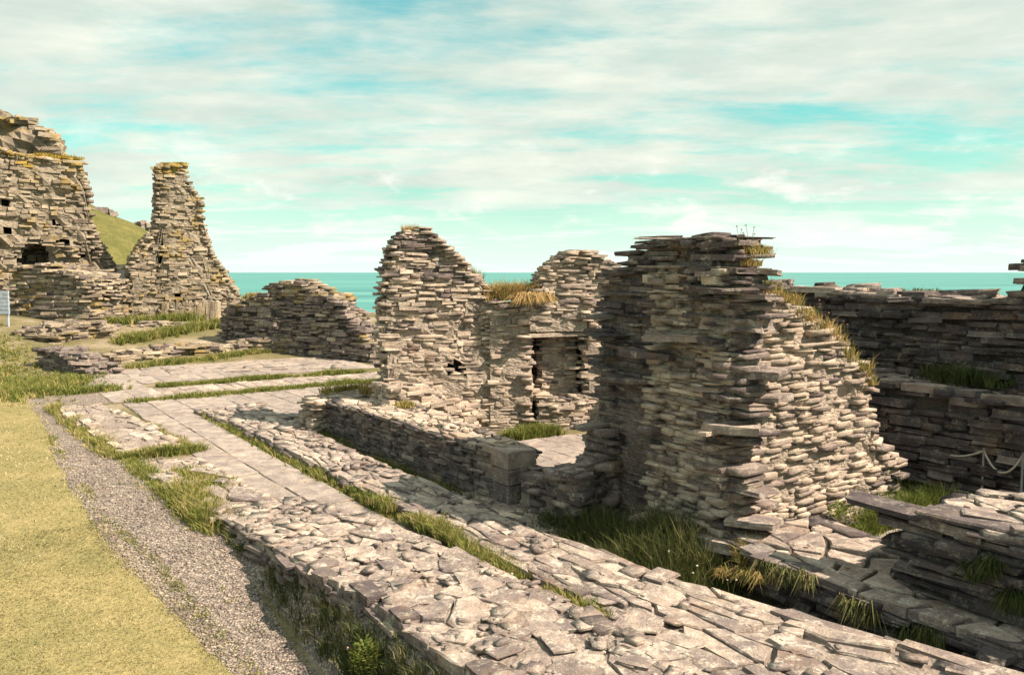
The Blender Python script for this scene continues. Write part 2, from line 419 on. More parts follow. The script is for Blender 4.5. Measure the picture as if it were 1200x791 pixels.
def slab(poly_xy, ztop, thick, r, gap=0.012, rough=0.02, tilt=0.03, zf=None):
    """a broken-edged slab from a plan polygon; returns verts, faces"""
    cx = sum(p[0] for p in poly_xy) / len(poly_xy); cy = sum(p[1] for p in poly_xy) / len(poly_xy)
    pts = []
    n = len(poly_xy)
    for i in range(n):
        p, q = poly_xy[i], poly_xy[(i + 1) % n]; l = math.hypot(q[0] - p[0], q[1] - p[1])
        if l < 0.02: continue
        k = max(1, min(3, int(l / 0.13)))
        for j in range(k):
            t = j / k; x = p[0] + (q[0] - p[0]) * t; y = p[1] + (q[1] - p[1]) * t
            pts.append((x, y))
    if len(pts) < 3: return None
    rad = sum(math.hypot(x - cx, y - cy) for x, y in pts) / len(pts)
    if rad < 0.025: return None
    out_ = []
    for x, y in pts:
        dx, dy = x - cx, y - cy; d = math.hypot(dx, dy) + 1e-6
        e = max(0.3, (d - gap - r.uniform(0, rough)) / d)
        if r.random() < 0.12: e *= 0.9
        out_.append((cx + dx * e, cy + dy * e))
    n = len(out_); tx, ty = r.uniform(-tilt, tilt), r.uniform(-tilt, tilt)
    V = []; bev = min(0.009, rad * 0.06)
    def zz(x, y): return ztop + (x - cx) * tx + (y - cy) * ty
    for (x, y) in out_: V.append((x, y, zz(x, y) - thick))
    for (x, y) in out_: V.append((x + r.uniform(-.006, .006), y + r.uniform(-.006, .006), zz(x, y) - bev * r.uniform(0.6, 1.8)))
    for (x, y) in out_:
        dx, dy = x - cx, y - cy; d = math.hypot(dx, dy) + 1e-6; e = (d - bev * r.uniform(0.8, 2.0)) / d
        V.append((cx + dx * e, cy + dy * e, zz(x, y) + r.uniform(-.004, .004)))
    V.append((cx + r.uniform(-.3, .3) * rad, cy + r.uniform(-.3, .3) * rad, zz(cx, cy) + r.uniform(-0.006, .010)))
    Fc = []
    for k in range(2):
        for i in range(n):
            j = (i + 1) % n; Fc.append((k * n + i, k * n + j, (k + 1) * n + j, (k + 1) * n + i))
    for i in range(n): Fc.append((2 * n + i, 2 * n + (i + 1) % n, 3 * n))
    # orientation
    a = sum(out_[i][0] * out_[(i + 1) % n][1] - out_[(i + 1) % n][0] * out_[i][1] for i in range(n))
    if a < 0: Fc = [tuple(reversed(f)) for f in Fc]
    return V, Fc

# ------------------------------------------------------------------ a wall run: nodes (x, y, zb, zt, wl, wr)
class Run:
    def __init__(s, nodes, batter=0.05, wob=0.05, seed=0):
        s.nd = nodes; s.batter = batter; s.wob = wob; s.seed = seed
        s.S = [0.0]
        for a, c in zip(nodes, nodes[1:]): s.S.append(s.S[-1] + max(1e-4, math.hypot(c[0] - a[0], c[1] - a[1])))
        s.L = s.S[-1]
    def at(s, t):
        t = min(max(t, 0), s.L - 1e-6)
        for i in range(len(s.S) - 1):
            if t <= s.S[i + 1]: break
        a, c = s.nd[i], s.nd[i + 1]; k = (t - s.S[i]) / (s.S[i + 1] - s.S[i])
        v = [a[j] + (c[j] - a[j]) * k for j in range(6)]
        # direction averaged over a wider window
        dx, dy = s._dir(t); return v, dx, dy
    def _pt(s, t):
        t = min(max(t, 0), s.L)
        for i in range(len(s.S) - 1):
            if t <= s.S[i + 1] + 1e-9: break
        a, c = s.nd[i], s.nd[i + 1]; k = (t - s.S[i]) / (s.S[i + 1] - s.S[i])
        return a[0] + (c[0] - a[0]) * k, a[1] + (c[1] - a[1]) * k
    def _dir(s, t):
        a = s._pt(t - 0.25); c = s._pt(t + 0.25); d = math.hypot(c[0] - a[0], c[1] - a[1]) or 1
        return (c[0] - a[0]) / d, (c[1] - a[1]) / d
    def perim(s, ds=0.08):
        """closed list of (x, y, nx, ny, zb, zt, s)"""
        out_ = []
        n = max(2, int(s.L / ds))
        for side in (1, -1):
            rg = range(n + 1) if side == 1 else range(n, -1, -1)
            for i in rg:
                t = i / n * s.L; v, dx, dy = s.at(t); wdt = v[4] if side == 1 else v[5]
                nx, ny = -dy * side, dx * side
                out_.append((v[0] + nx * wdt, v[1] + ny * wdt, nx, ny, v[2], v[3], t))
            # end
            t = s.L if side == 1 else 0.0
            v, dx, dy = s.at(t); tot = v[4] + v[5]; m = max(1, int(tot / ds)); sg = 1 if side == 1 else -1
            for j in range(1, m):
                q = v[4] - tot * j / m if side == 1 else -v[5] + tot * j / m
                out_.append((v[0] - dy * q, v[1] + dx * q, dx * sg, dy * sg, v[2], v[3], t))
        return out_
    def off(s, x, y, z, zb, zt):
        h = max(0.1, zt - zb)
        o = s.batter * (1 - min(1, (z - zb) / max(h, 1.0)))
        o += s.wob * mn.noise(Vector((x * 0.9, y * 0.9, z * 1.3 + s.seed * 7)))
        o += s.wob * 0.5 * mn.noise(Vector((x * 2.7, y * 2.7, z * 3.1 + s.seed * 3)))
        return o

def ragged(x, y, sd, amp): return amp * mn.noise(Vector((x * 2.3, y * 2.3, sd * 5.1))) + amp * 0.7 * mn.noise(Vector((x * 6.1, y * 6.1, sd * 2.7)))

def lay(pile, run, ln=(0.14, 0.45), hh=(0.035, 0.09), dp=0.2, mk='grey', far=False, prot=(-0.02, 0.04), skip=0.05, skipf=None,
        rag=0.08, dip=0.0, long_p=0.06, mk2=None, mk2f=None, holes=(), top=True, r=None, tone_side=None, fineness=None, proud=None):
    r = r or random.Random(run.seed * 13 + 1)
    pm = run.perim(); n = len(pm)
    cum = [0.0]
    for i in range(n):
        a, c = pm[i], pm[(i + 1) % n]; cum.append(cum[-1] + math.hypot(c[0] - a[0], c[1] - a[1]))
    Lp = cum[-1]; zlo = min(q[4] for q in pm); zhi = max(q[5] for q in pm)
    import bisect
    zc = zlo
    while zc < zhi + rag:
        hc = r.uniform(*hh) * (1.5 if r.random() < 0.08 else 1)
        if fineness: hc *= fineness(zc)
        s_ = -r.uniform(0, ln[1])
        while s_ < Lp - 0.03:
            l = r.uniform(*ln) * (r.uniform(1.5, 2.2) if r.random() < long_p else 1)
            if fineness: l *= fineness(zc)
            mid = (s_ + l / 2) % Lp; i = min(n - 1, bisect.bisect_right(cum, mid) - 1); q = pm[i]; q2 = pm[(i + 1) % n]
            k = (mid - cum[i]) / max(1e-6, cum[i + 1] - cum[i])
            x = q[0] + (q2[0] - q[0]) * k; y = q[1] + (q2[1] - q[1]) * k
            s_ += l * r.uniform(0.92, 1.04)
            zz = zc + 0.05 * mn.noise(Vector((x * 0.8, y * 0.8, zc * 2 + run.seed))) + r.uniform(-.25, .25) * hc + dip * (mid - Lp / 2)
            zt = q[5] + ragged(x, y, run.seed, rag)
            if zz < q[4] - 0.05 or zz + hc * 0.4 > zt: continue
            if r.random() < (skipf(zz) if skipf else skip): continue
            if any(h_(x, y, zz) for h_ in holes): continue
            o = run.off(x, y, zz, q[4], q[5]) + r.uniform(*prot) * (proud(zz) if proud else 1)
            if zt - zz < 0.35: o += r.uniform(-0.02, 0.05)
            d = dp * r.uniform(0.8, 1.3)
            x += q[2] * (o - d / 2); y += q[3] * (o - d / 2)
            m_ = mk2 if (mk2 and mk2f(x, y, zz, r)) else mk
            pile.stone((x, y, zz + hc / 2), math.atan2(q[2], -q[3]) + r.uniform(-.12, .12), (l * 1.06, d, hc * r.uniform(.75, 1.1)),
                       (r.uniform(-.07, .07), r.uniform(-.05, .05) - dip), (q[2], q[3]), m_, far, rr=r)
        zc += hc * 0.94
    if top:
        ds = ln[0] * 1.1; t = 0.0; lastz = None
        tt = 0.0
        while tt < run.L:
            v, dx, dy = run.at(tt)
            # advance by arc length of the top profile
            v2, _, _ = run.at(min(run.L, tt + 0.03)); slope = abs(v2[3] - v[3]) / 0.03
            wdt = v[4] + v[5]; q = -v[5] + r.uniform(0, 0.15)
            while q < v[4]:
                l = r.uniform(*ln) * 0.9; x = v[0] - dy * q; y = v[1] + dx * q
                zt = v[3] + ragged(x, y, run.seed, rag) - r.uniform(0.0, 0.05)
                if not any(h_(x, y, zt - .05) for h_ in holes):
                    m_ = mk2 if (mk2 and mk2f(x, y, zt, r)) else mk
                    pile.stone((x, y, zt - hh[1] * 0.4), math.atan2(dy, dx) + r.uniform(-.9, .9), (l, l * r.uniform(.5, .9), r.uniform(*hh) * 0.9),
                               (r.uniform(-.12, .12), r.uniform(-.12, .12)), None, m_, far, flat=True, rr=r)
                q += l * 0.62
            tt += max(0.012, ds / (1 + slope * 2.0))

def core(parent, run, mat, inset=0.05, ds=0.12, dz=0.12, disp=0.03, top_drop=0.06, name='rubble_core', holes=()):
    """solid earth-and-rubble heart of a wall run"""
    n = max(3, int(run.L / ds)); hmax = max(q[3] - q[2] for q in run.nd); K = max(2, min(40, int(hmax / dz)))
    T = max(2, int(max(q[4] + q[5] for q in run.nd) / (ds * 1.3)))
    V = []; m = 2 * (K + 1) + T - 1
    for i in range(n + 1):
        t = i / n * run.L; v, dx, dy = run.at(t)
        t_in = min(max(t, inset), run.L - inset); vv, _, _ = run.at(t_in); cx, cy = vv[0], vv[1]
        zt = v[3] - top_drop; zb = v[2] - 0.15
        row = []
        for k in range(K + 1):
            z = zb + (zt - zb) * k / K; x = cx - dy * v[4]; y = cy + dx * v[4]
            o = run.off(x, y, z, v[2], v[3]) - inset + disp * mn.noise(Vector((x * 5, y * 5, z * 7)))
            row.append((x - dy * o, y + dx * o, z))
        for j in range(1, T):
            q = (v[4] - inset) - (v[4] + v[5] - 2 * inset) * j / T
            x = cx - dy * q; y = cy + dx * q
            row.append((x, y, zt + disp * 1.2 * mn.noise(Vector((x * 5, y * 5, 2)))))
        for k in range(K, -1, -1):
            z = zb + (zt - zb) * k / K; x = cx + dy * v[5]; y = cy - dx * v[5]
            o = run.off(x, y, z, v[2], v[3]) - inset + disp * mn.noise(Vector((x * 5, y * 5, z * 7)))
            row.append((x + dy * o, y - dx * o, z))
        V += row; m = len(row)
    Fc = []
    for i in range(n):
        for j in range(m - 1):
            a = i * m + j; f = (a, a + 1, a + m + 1, a + m)
            if holes:
                c = [sum(V[q][d] for q in f) / 4 for d in range(3)]
                if any(h_(*c) for h_ in holes): continue
            Fc.append(f)
    # ends: ladders between left and right columns
    for i in (0, n):
        for k in range(K):
            a = i * m + k; b2 = i * m + (m - 1 - k)
            f = (a, b2, b2 - 1, a + 1)
            Fc.append(f if i == 0 else tuple(reversed(f)))
        mid = tuple(i * m + q for q in range(K, K + T + 1))
        Fc.append(mid if i else tuple(reversed(mid)))
    loc = np.array(parent.location)
    me = mesh_from(name, np.array(V) - loc, Fc, M[mat])
    return link(name, me, parent)

def cap_slabs(pile, run, ls, lt, mk='top', thick=0.07, zj=0.03, seed=1, gap=0.012, over=0.03, lift=0.03, tilt=0.035, s0=None, s1=None, small=0.0, ragz=0.0, plates=0):
    r = random.Random(seed)
    s0 = 0 if s0 is None else s0; s1 = run.L if s1 is None else s1
    W0_ = max(q[4] for q in run.nd) + over; W1_ = max(q[5] for q in run.nd) + over
    for poly in vor_cells(s0, s1, -1.0, 1.0, ls, lt / ((W0_ + W1_) / 2), r):
        xy = []; zs = 0
        for (a, t) in poly:
            v, dx, dy = run.at(a); q = t * (v[4] + over) if t > 0 else t * (v[5] + over)
            q += 0.05 * mn.noise(Vector((a * 3, t, seed)))
            xy.append((v[0] - dy * q, v[1] + dx * q)); zs += v[3]
        zs /= len(poly); cx = sum(p[0] for p in xy) / len(xy); cy = sum(p[1] for p in xy) / len(xy)
        zs += lift + r.uniform(-zj, zj) + ragz * mn.noise(Vector((cx * 1.5, cy * 1.5, seed)))
        if r.random() < 0.10: zs -= 0.035
        sl = slab(xy, zs, thick + zj, r, gap, tilt=tilt)
        if sl: pile.poly(sl[0], sl[1], mk)
    for _ in range(plates):
        a = r.uniform(s0 + .1, s1 - .1); v, dx, dy = run.at(a); q = r.uniform(-v[5] * .92, v[4] * .92); l = r.choice([r.uniform(.08, .2), r.uniform(.16, .38)])
        x = v[0] - dy * q; y = v[1] + dx * q
        pile.stone((x, y, v[3] + lift + r.uniform(-.004, .012)), math.atan2(dy, dx) + r.gauss(0, .5), (l, l * r.uniform(.5, .8), r.uniform(.010, .024)),
                   (r.uniform(-.07, .07), r.uniform(-.07, .07)), None, mk, flat=True, rr=r)
    for _ in range(int(small)):
        a = r.uniform(s0, s1); v, dx, dy = run.at(a); q = r.uniform(-v[5], v[4]); l = r.uniform(0.02, 0.05) if r.random() < .75 else r.uniform(.06, .16)
        x = v[0] - dy * q; y = v[1] + dx * q
        pile.stone((x, y, v[3] + lift + r.uniform(-.01, .025)), r.uniform(0, 6), (l, l * r.uniform(.45, .8), l * r.uniform(.12, .35)),
                   (r.uniform(-.3, .3), r.uniform(-.3, .3)), None, mk, flat=True, rr=r)

# ------------------------------------------------------------------ grass
class Turf:
    def __init__(s): s.b = []   # base xyz, dir xy, height, width, lean, tone
    def tuft(s, x, y, z, n, h, rad, lean=0.6, w=0.005, tone=(0.1, 0.8), r=rnd, droop=0.0, out_dir=None):
        tm = r.uniform(*tone)
        for _ in range(n):
            a = r.uniform(0, 2 * math.pi); q = rad * math.sqrt(r.random())
            if out_dir is not None: a = math.atan2(out_dir[1], out_dir[0]) + r.uniform(-1.2, 1.2)
            hx, hy = math.cos(a), math.sin(a)
            s.b.append((x + q * math.cos(a + r.uniform(-1, 1)), y + q * math.sin(a + r.uniform(-1, 1)), z - 0.01, hx, hy, h * r.uniform(0.5, 1.15), w * r.uniform(0.7, 1.4),
                        lean * r.uniform(0.2, 1.3), min(0.99, max(0.01, tm + r.uniform(-.22, .22))), droop))
    def build(s, name, mat, seg=2):
        A = np.array(s.b, dtype=np.float32); n = len(A)
        x, y, z, hx, hy, h, wd, ln, tone, dr = A.T
        ph = np.random.RandomState(3).uniform(0, 2 * np.pi, n).astype(np.float32)
        sx, sy = np.cos(ph) * wd, np.sin(ph) * wd
        m1x = x + hx * h * ln * 0.25; m1y = y + hy * h * ln * 0.25; m1z = z + h * 0.55 - dr * h * 0.2
        m2x = x + hx * h * ln * 0.9; m2y = y + hy * h * ln * 0.9; m2z = z + h * (1.0 - 0.25 * np.minimum(ln, 1.4)) - dr * h * 1.3
        V = np.empty((n, 5, 3), dtype=np.float32)
        V[:, 0] = np.stack([x - sx, y - sy, z], 1); V[:, 1] = np.stack([x + sx, y + sy, z], 1)
        V[:, 2] = np.stack([m1x + sx * .8, m1y + sy * .8, m1z], 1); V[:, 3] = np.stack([m1x - sx * .8, m1y - sy * .8, m1z], 1)
        V[:, 4] = np.stack([m2x, m2y, m2z], 1)
        base = (np.arange(n) * 5)[:, None]
        lp = (base + np.array([[0, 1, 2, 3, 3, 2, 4]])).ravel(); sizes = np.tile([4, 3], n)
        return link(name, fast_mesh(name, V.reshape(-1, 3), lp, sizes, mat, np.repeat(tone, 2)))

TRI = [0]
def verge(name, label, spots, mat, cat='grass', r=None, seed=1):
    """spots: list of dicts describing lines of tufts: a,b (u,v) ends, w width, n tufts, h, blades, tone, z(optional)"""
    r = random.Random(seed); T = Turf()
    for d in spots:
        a, c = d['a'], d['b']; wd = d.get('w', 0.1); h = d.get('h', 0.12)
        for i in range(d['n']):
            t = r.random(); u = a[0] + (c[0] - a[0]) * t; v = a[1] + (c[1] - a[1]) * t
            k = mn.noise(Vector((u * 1.3, v * 1.3, seed)))
            if k < d.get('gap', -0.6): continue
            ox = r.gauss(0, wd * 0.5); oy = r.gauss(0, wd * 0.5)
            if d.get('xy'): x, y = u + ox, v + oy
            else:
                x, y = P(u, v); x += ox; y += oy
            zz = d['z'] if 'z' in d else ground(x, y)
            if 'z2' in d: zz = d['z'] + (d['z2'] - d['z']) * t + r.uniform(-1, 1) * d.get('zj', 0)
            hh_ = h * (0.7 + 0.6 * (k + 0.5)) * r.uniform(0.6, 1.3)
            T.tuft(x, y, zz, d.get('bl', 9), max(hh_, 0.02), d.get('rad', 0.05), d.get('lean', 0.7), d.get('bw', 0.004), d.get('tone', (0.1, 0.8)), r, d.get('droop', 0.0), d.get('dir'))
    o = T.build(name, M[mat]); TRI[0] += len(T.b) * 3
    tag(o, label, cat, 'stuff'); return o

# ================================================================== THE SETTING
def grid_patch(name, us, vs, fn, mat, kind='structure', smooth=True):
    V = []; 
    for u in us:
        for v in vs: V.append(fn(u, v))
    nv = len(vs); Fc = [(i * nv + j, i * nv + j + 1, (i + 1) * nv + j + 1, (i + 1) * nv + j) for i in range(len(us) - 1) for j in range(nv - 1)]
    o = link(name, mesh_from(name, V, Fc, mat, smooth=smooth)); o['kind'] = kind
    return o
def spread(a, b_, fine0, fine1, st, grow=1.18):
    out_ = list(np.arange(fine0, fine1 + 1e-6, st)); s_ = st; x = fine1
    while x < b_: s_ *= grow; x += s_; out_.append(min(x, b_))
    s_ = st; x = fine0; lo = []
    while x > a: s_ *= grow; x -= s_; lo.append(max(x, a))
    return lo[::-1] + out_
us = spread(-20, 75, 1, 34, 0.25); vs = spread(-45, 30, 0, 17, 0.16)
grid_patch('ground', us, vs, lambda u, v: (*P(u, v), ground_uv(u, v)), M['soil'])

def lawn_edge(u): return 1.36 - 0.13 * sm((15 - u) / 3) + 0.54 * sm((9 - u) / 4) + 0.05 * nz(u * 0.9, 1) + 0.02 * nz(u * 4, 3)
def lawn_pt(u, t):
    v = lawn_edge(u) - t; return (*P(u, v), ground_uv(u, v) + 0.015 - (0.012 if t == 0 else 0))
grid_patch('lawn', spread(-18, 21, 1, 20, 0.25), spread(0, 40, 0, 8, 0.16), lawn_pt, M['lawn'])
def grav_pt(u, t):
    v0 = lawn_edge(u) - 0.12; v1 = 2.62 - 0.42 * sm((u - 8.0) / 1.0) - 0.25 * sm((u - 9.5) / 2.5) + 1.1 * sm((u - 16.5) / 1.0) + 0.05 * nz(u * 2.2, 9); v = v0 + (v1 - v0) * t
    return (*P(u, v), ground_uv(u, v) + 0.008)
grid_patch('gravel_path', spread(-12, 20.0, 1, 19, 0.25), list(np.linspace(0, 1, 12)), grav_pt, M['gravel'])

# sea
bpy.ops.mesh.primitive_grid_add(x_subdivisions=2, y_subdivisions=2, size=1)
sea = bpy.context.object; sea.name = 'sea'; sea.data.name = 'sea'; sea.scale = (160000, 160000, 1); sea.location = (0, 40000, -62)
sea.data.materials.append(M['sea']); sea['kind'] = 'structure'

# distant green hillside on the left
def hill():
    us_ = np.linspace(0, 1, 60); vs_ = np.linspace(0, 1, 30)
    m, nb = new_mat('hill turf'); pos = nb.n('ShaderNodeNewGeometry').outputs['Position']
    n1 = nb.noise(pos, 0.25, 6, 0.65); n2 = nb.noise(nb.mapping(pos, (1, 1, 2)), 1.6, 5, 0.7)
    col = nb.ramp(n1, [(0.3, (0.10, 0.11, 0.035)), (0.6, (0.165, 0.155, 0.055)), (0.8, (0.24, 0.20, 0.09))])
    col = nb.mix(0.8, col, nb.ramp(n2, [(0.3, (0.6, 0.6, 0.6)), (0.7, (1.25, 1.2, 1.15))]), 'MULTIPLY')
    finish(nb, col, 0.95, n2, 0.8, 0.5, 0.1)
    ridge = [(-400, -90), (-60, 150), (60, 205), (105, 239), (130, 252), (180, 270), (205, 305), (235, 350), (260, 400), (420, 470)]
    V = []
    for a in us_:
        px = -400 + 820 * a
        for i in range(len(ridge) - 1):
            if px <= ridge[i + 1][0]: break
        k = (px - ridge[i][0]) / (ridge[i + 1][0] - ridge[i][0]); py = ridge[i][1] + (ridge[i + 1][1] - ridge[i][1]) * k
        X, Y, Z = at(px, py, 95)
        for c in vs_:
            Yc = 95 - 45 * (1 - c) if c < 1 else 95
            f = c ** 1.0
            zb = -3.0
            zz = zb + (Z - zb) * math.sin(f * math.pi / 2) ** 1.2
            zz += 0.5 * mn.noise(Vector((X * 0.15, Yc * 0.15, 1))) * (1 - f)
            V.append((X * (0.75 + 0.25 * f), Yc, zz))
    nv = len(vs_); Fc = [(i * nv + j, (i + 1) * nv + j, (i + 1) * nv + j + 1, i * nv + j + 1) for i in range(len(us_) - 1) for j in range(nv - 1)]
    # far side
    base = len(V)
    for i in range(len(us_)):
        x, y, zz = V[i * nv + nv - 1]; V.append((x * 1.1, y + 60, -62))
    for i in range(len(us_) - 1): Fc.append((i * nv + nv - 1, (i + 1) * nv + nv - 1, base + i + 1, base + i))
    o = link('hillside', mesh_from('hillside', V, Fc, m, smooth=True)); o['kind'] = 'structure'
    for (px, py, s_, lab) in ((123, 246, 1.2, 'small dark rock outcrop on the hill ridge nearer the tall left ruin'), (168, 261, 0.9, 'lower dark rock on the hill ridge beside the leaning stack of masonry')):
        X, Y, Z = at(px, py, 93); rr = random.Random(int(px)); pl = Pile()
        t = thing('rock_outcrop', lab, 'rock', (X, Y, Z - 0.8))
        for _ in range(9):
            q = s_ * rr.uniform(.5, 1.0)
            pl.stone((X + rr.uniform(-.6, .8) * s_, Y + rr.uniform(-.4, .4), Z + rr.uniform(-.7, .0) * s_), rr.uniform(0, 3), (q * 1.3, q, q * .6), (rr.uniform(-.3, .3), rr.uniform(-.3, .3)), None, 'grey', rr=rr)
        pl.build(t, limit=9)
hill()

# ================================================================== PAVING
def paving(name, label, quads, ls, lt, mk='paver', seed=1, gap=0.001, brick=True, zoff=0.022, tilt=0.004, jit=0.0):
    """quads: (u0,u1,v0,v1[, skew]) sheets of sawn slabs in courses"""
    r = random.Random(seed); pile = Pile()
    allv = []; V = []; Fc = []
    for (u0, u1, v0, v1) in quads:
        nu = max(1, int((u1 - u0) / 0.4)); nv = max(1, int((v1 - v0) / 0.4)); off = len(V)
        for i in range(nu + 1):
            for j in range(nv + 1):
                u = u0 + (u1 - u0) * i / nu; v = v0 + (v1 - v0) * j / nv; V.append((*P(u, v), ground_uv(u, v) + 0.012))
        for i in range(nu):
            for j in range(nv):
                a = off + i * (nv + 1) + j; Fc.append((a, a + nv + 1, a + nv + 2, a + 1))
        rows = max(1, round((v1 - v0) / lt)); edges = [v0 + (v1 - v0) * k / rows + (r.uniform(-.04, .04) if 0 < k < rows else 0) for k in range(rows + 1)]
        for k in range(rows):
            u = u0 - r.uniform(0, ls * .5)
            while u < u1:
                l = ls * r.uniform(0.65, 1.35); a, c = max(u, u0), min(u + l, u1); u += l
                if c - a < 0.12: continue
                q = [(a, edges[k]), (a + r.uniform(-jit, jit), edges[k + 1]), (c + r.uniform(-jit, jit), edges[k + 1]), (c, edges[k])]
                mu, mv = (a + c) / 2, (edges[k] + edges[k + 1]) / 2
                sl = slab([P(*t) for t in q], ground_uv(mu, mv) + zoff + r.uniform(-.004, .004), 0.05, r, gap, 0.006, tilt)
                if sl: pile.poly(sl[0], sl[1], mk)
    base = link(name, mesh_from(name, V, Fc, M['mortar'])); base['kind'] = 'structure'
    if label: base['label'] = label
    pile.build(base, 'flagstone', rest='small_flagstones')
paving('flagstone_walk', None, [(7.0, 13.6, 2.75, 3.62), (13.6, 16.9, 2.75, 7.6)], 0.75, 0.45, seed=3)
paving('flagstone_terrace', None, [(19.6, 22.6, 3.6, 9.4), (17.0, 23.0, 2.6, 3.6)], 0.8, 0.5, seed=4)
paving('room_floor', None, [(5.9, 9.7, 6.2, 8.9)], 0.46, 0.36, mk='paver', seed=5, gap=0.002)
paving('yard_floor', None, [(3.2, 4.3, 6.3, 9.1)], 0.5, 0.5, mk='paver', seed=6)

# ================================================================== NEAR WALLS
def uvn(u, v, zb, zt, wl, wr): return (*P(u, v), zb, zt, wl, wr)
def zl(*args): return max(args)

# --- foreground broad wall footing (W0); run goes away from the camera: left side (+) is towards smaller v
t = thing('low_wall', 'broad low wall top of broken slabs in the left foreground beside the gravel path', 'wall', (*P(5, 3), 0))
w0 = Run([uvn(0.8, 2.96, -.6, .16, .50, .66), uvn(3.0, 2.98, -.6, .14, .50, .66), uvn(5.5, 3.04, -.6, .09, .58, .58), uvn(7.2, 2.98, -.5, .05, .66, .50), uvn(8.6, 2.62, -.25, .03, .38, .36)], 0.03, 0.05, 1)
core(t, w0, 'mortar_top', 0.04, disp=0.035, top_drop=0.0, ds=.06)
pl = Pile(); lay(pl, w0, (0.12, 0.38), (0.03, 0.075), 0.18, 'grey', top=False, rag=0.03)
cap_slabs(pl, w0, 0.24, 0.25, 'top', 0.07, 0.016, 21, gap=0.005, over=0.02, lift=0.016, small=420, tilt=0.05, ragz=0.025, plates=210)
pl.build(t)

# --- second low wall (S2)
t = thing('low_wall', 'long narrow low wall of flat slabs between two grassy gutters', 'wall', (*P(8, 4.2), 0))
s2 = Run([uvn(0.6, 4.6, -.45, .15, 1.05, .9), uvn(2.3, 4.45, -.45, .12, .86, .62), uvn(3.9, 4.25, -.45, .10, .60, .42), uvn(4.3, 4.2, -.45, .10, .42, .40), uvn(6, 4.12, -.25, .10, .33, .30), uvn(10, 4.1, -.15, .09, .30, .34), uvn(13.3, 4.2, -.1, .09, .45, .48), uvn(15.0, 4.1, -.1, .06, .42, .5)], 0.02, 0.03, 2)
core(t, s2, 'mortar_top', 0.04, top_drop=0.002, ds=.08)
pl = Pile(); lay(pl, s2, (0.15, 0.4), (0.03, 0.07), 0.16, 'grey', top=False, rag=0.02)
cap_slabs(pl, s2, 0.42, 0.29, 'top', 0.06, 0.012, 31, gap=0.005, over=0.03, lift=0.018, small=160, tilt=0.03, ragz=0.02, plates=90)
pl.build(t)

# --- centre wall (CW) with squared quoin blocks at its doorway end
t = thing('rubble_wall', 'knee high dark sided rubble wall ending in squared corner blocks at the doorway', 'wall', (*P(10, 5.2), 0))
cw = Run([uvn(7.0, 5.02, -.15, .60, .18, .16), uvn(8.3, 5.02, -.15, .58, .18, .34), uvn(10, 5.02, -.15, .55, .18, .62), uvn(11.9, 5.02, -.15, .53, .18, .9)], 0.03, 0.02, 3)
core(t, cw, 'mortar_mid', 0.02, disp=.02, top_drop=0.02)
pl = Pile()
qu0 = P(7.0, 5.12)
def quoin_zone(x, y, z):
    u, v = UV(x, y); return u < 7.32 and v < 5.14
lay(pl, cw, (0.10, 0.34), (0.018, 0.048), 0.16, 'grey', top=False, rag=0.02, prot=(-.02, .02), holes=[quoin_zone], mk2='dark', mk2f=lambda x, y, z, r: r.random() < 0.35)
cap_slabs(pl, cw, 0.26, 0.18, 'cream', 0.05, 0.014, 41, gap=0.006, over=0.01, lift=0.01, small=120, tilt=0.05, ragz=0.02)
stub = Run([uvn(11.9, 4.86, -.1, .53, .24, .2), uvn(12.35, 4.86, -.1, .53, .24, .2)], 0.01, 0.02, 4)
core(t, stub, 'mortar_dark', 0.05); lay(pl, stub, (0.10, 0.28), (0.025, 0.05), 0.16, 'cream', rag=0.03)
back = Run([uvn(12.15, 4.95, -.1, .54, .25, .3), uvn(12.1, 5.9, -.1, .62, .3, .4), uvn(12.0, 6.9, -.1, .95, .4, .4)], 0.02, 0.03, 5)
core(t, back, 'mortar', 0.05); lay(pl, back, (0.10, 0.3), (0.025, 0.055), 0.16, 'cream', rag=0.05)
# rubble mound joining the low wall to the high gable
pl.build(t)
def block(parent, u0, u1, v0, v1, z0, z1, mk='grey', seed=1, name='quoin'):
    r = random.Random(seed); q = [P(u0, v0), P(u0, v1), P(u1, v1), P(u1, v0)]
    sl = slab([(x + r.uniform(-.012, .012), y + r.uniform(-.012, .012)) for x, y in q], z1, z1 - z0, r, 0.004, 0.012, 0.03)
    V = np.array(sl[0]); c = V.mean(0); return link(name, mesh_from(name, V - c, sl[1], M[mk]), parent, Vector(c.tolist()) - Vector(parent.location))
zq = -0.12
for k, (h, a, c) in enumerate([(.18, .42, .36), (.2, .3, .3), (.17, .44, .33), (.20, .34, .36)]):
    block(t, 6.96, 6.96 + a, 4.80 + 0.01 * (k % 2), 4.80 + c, zq, zq + h - .012, 'grey', 60 + k); zq += h

# --- high gable fragment (W1)
t = thing('ruined_gable', 'tall pointed ruined wall with jagged left edge in the middle of the ruins', 'ruin', (-1.2, 13.3, 0))
def prof(pts, Y0, Y1, zb, front, backw, px0=None, px1=None):
    """nodes from a measured skyline: pts (px, py)"""
    nd = []
    a, c = pts[0][0], pts[-1][0]
    for (px, py) in pts:
        Y = Y0 + (Y1 - Y0) * (px - a) / (c - a); x, y, z_ = at(px, py, Y)
        nd.append((x, Y, zb, z_, backw, front))
    return nd
hole1 = lambda x, y, z: False
g1 = [(452, 350), (455, 318), (459, 300), (465, 284), (477, 269), (503, 272), (516, 284), (536, 300), (546, 318), (566, 331), (574, 350), (590, 362)]
r1 = Run(prof(g1, 12.4, 12.95, 0, 0.0, 0.55), 0.06, 0.10, 6)
def putlog(cx, cz, wd, hg, Y):
    def f(x, y, z, cx=cx, cz=cz): return abs(x - cx) < wd and abs(z - cz) < hg and y < Y
    return f
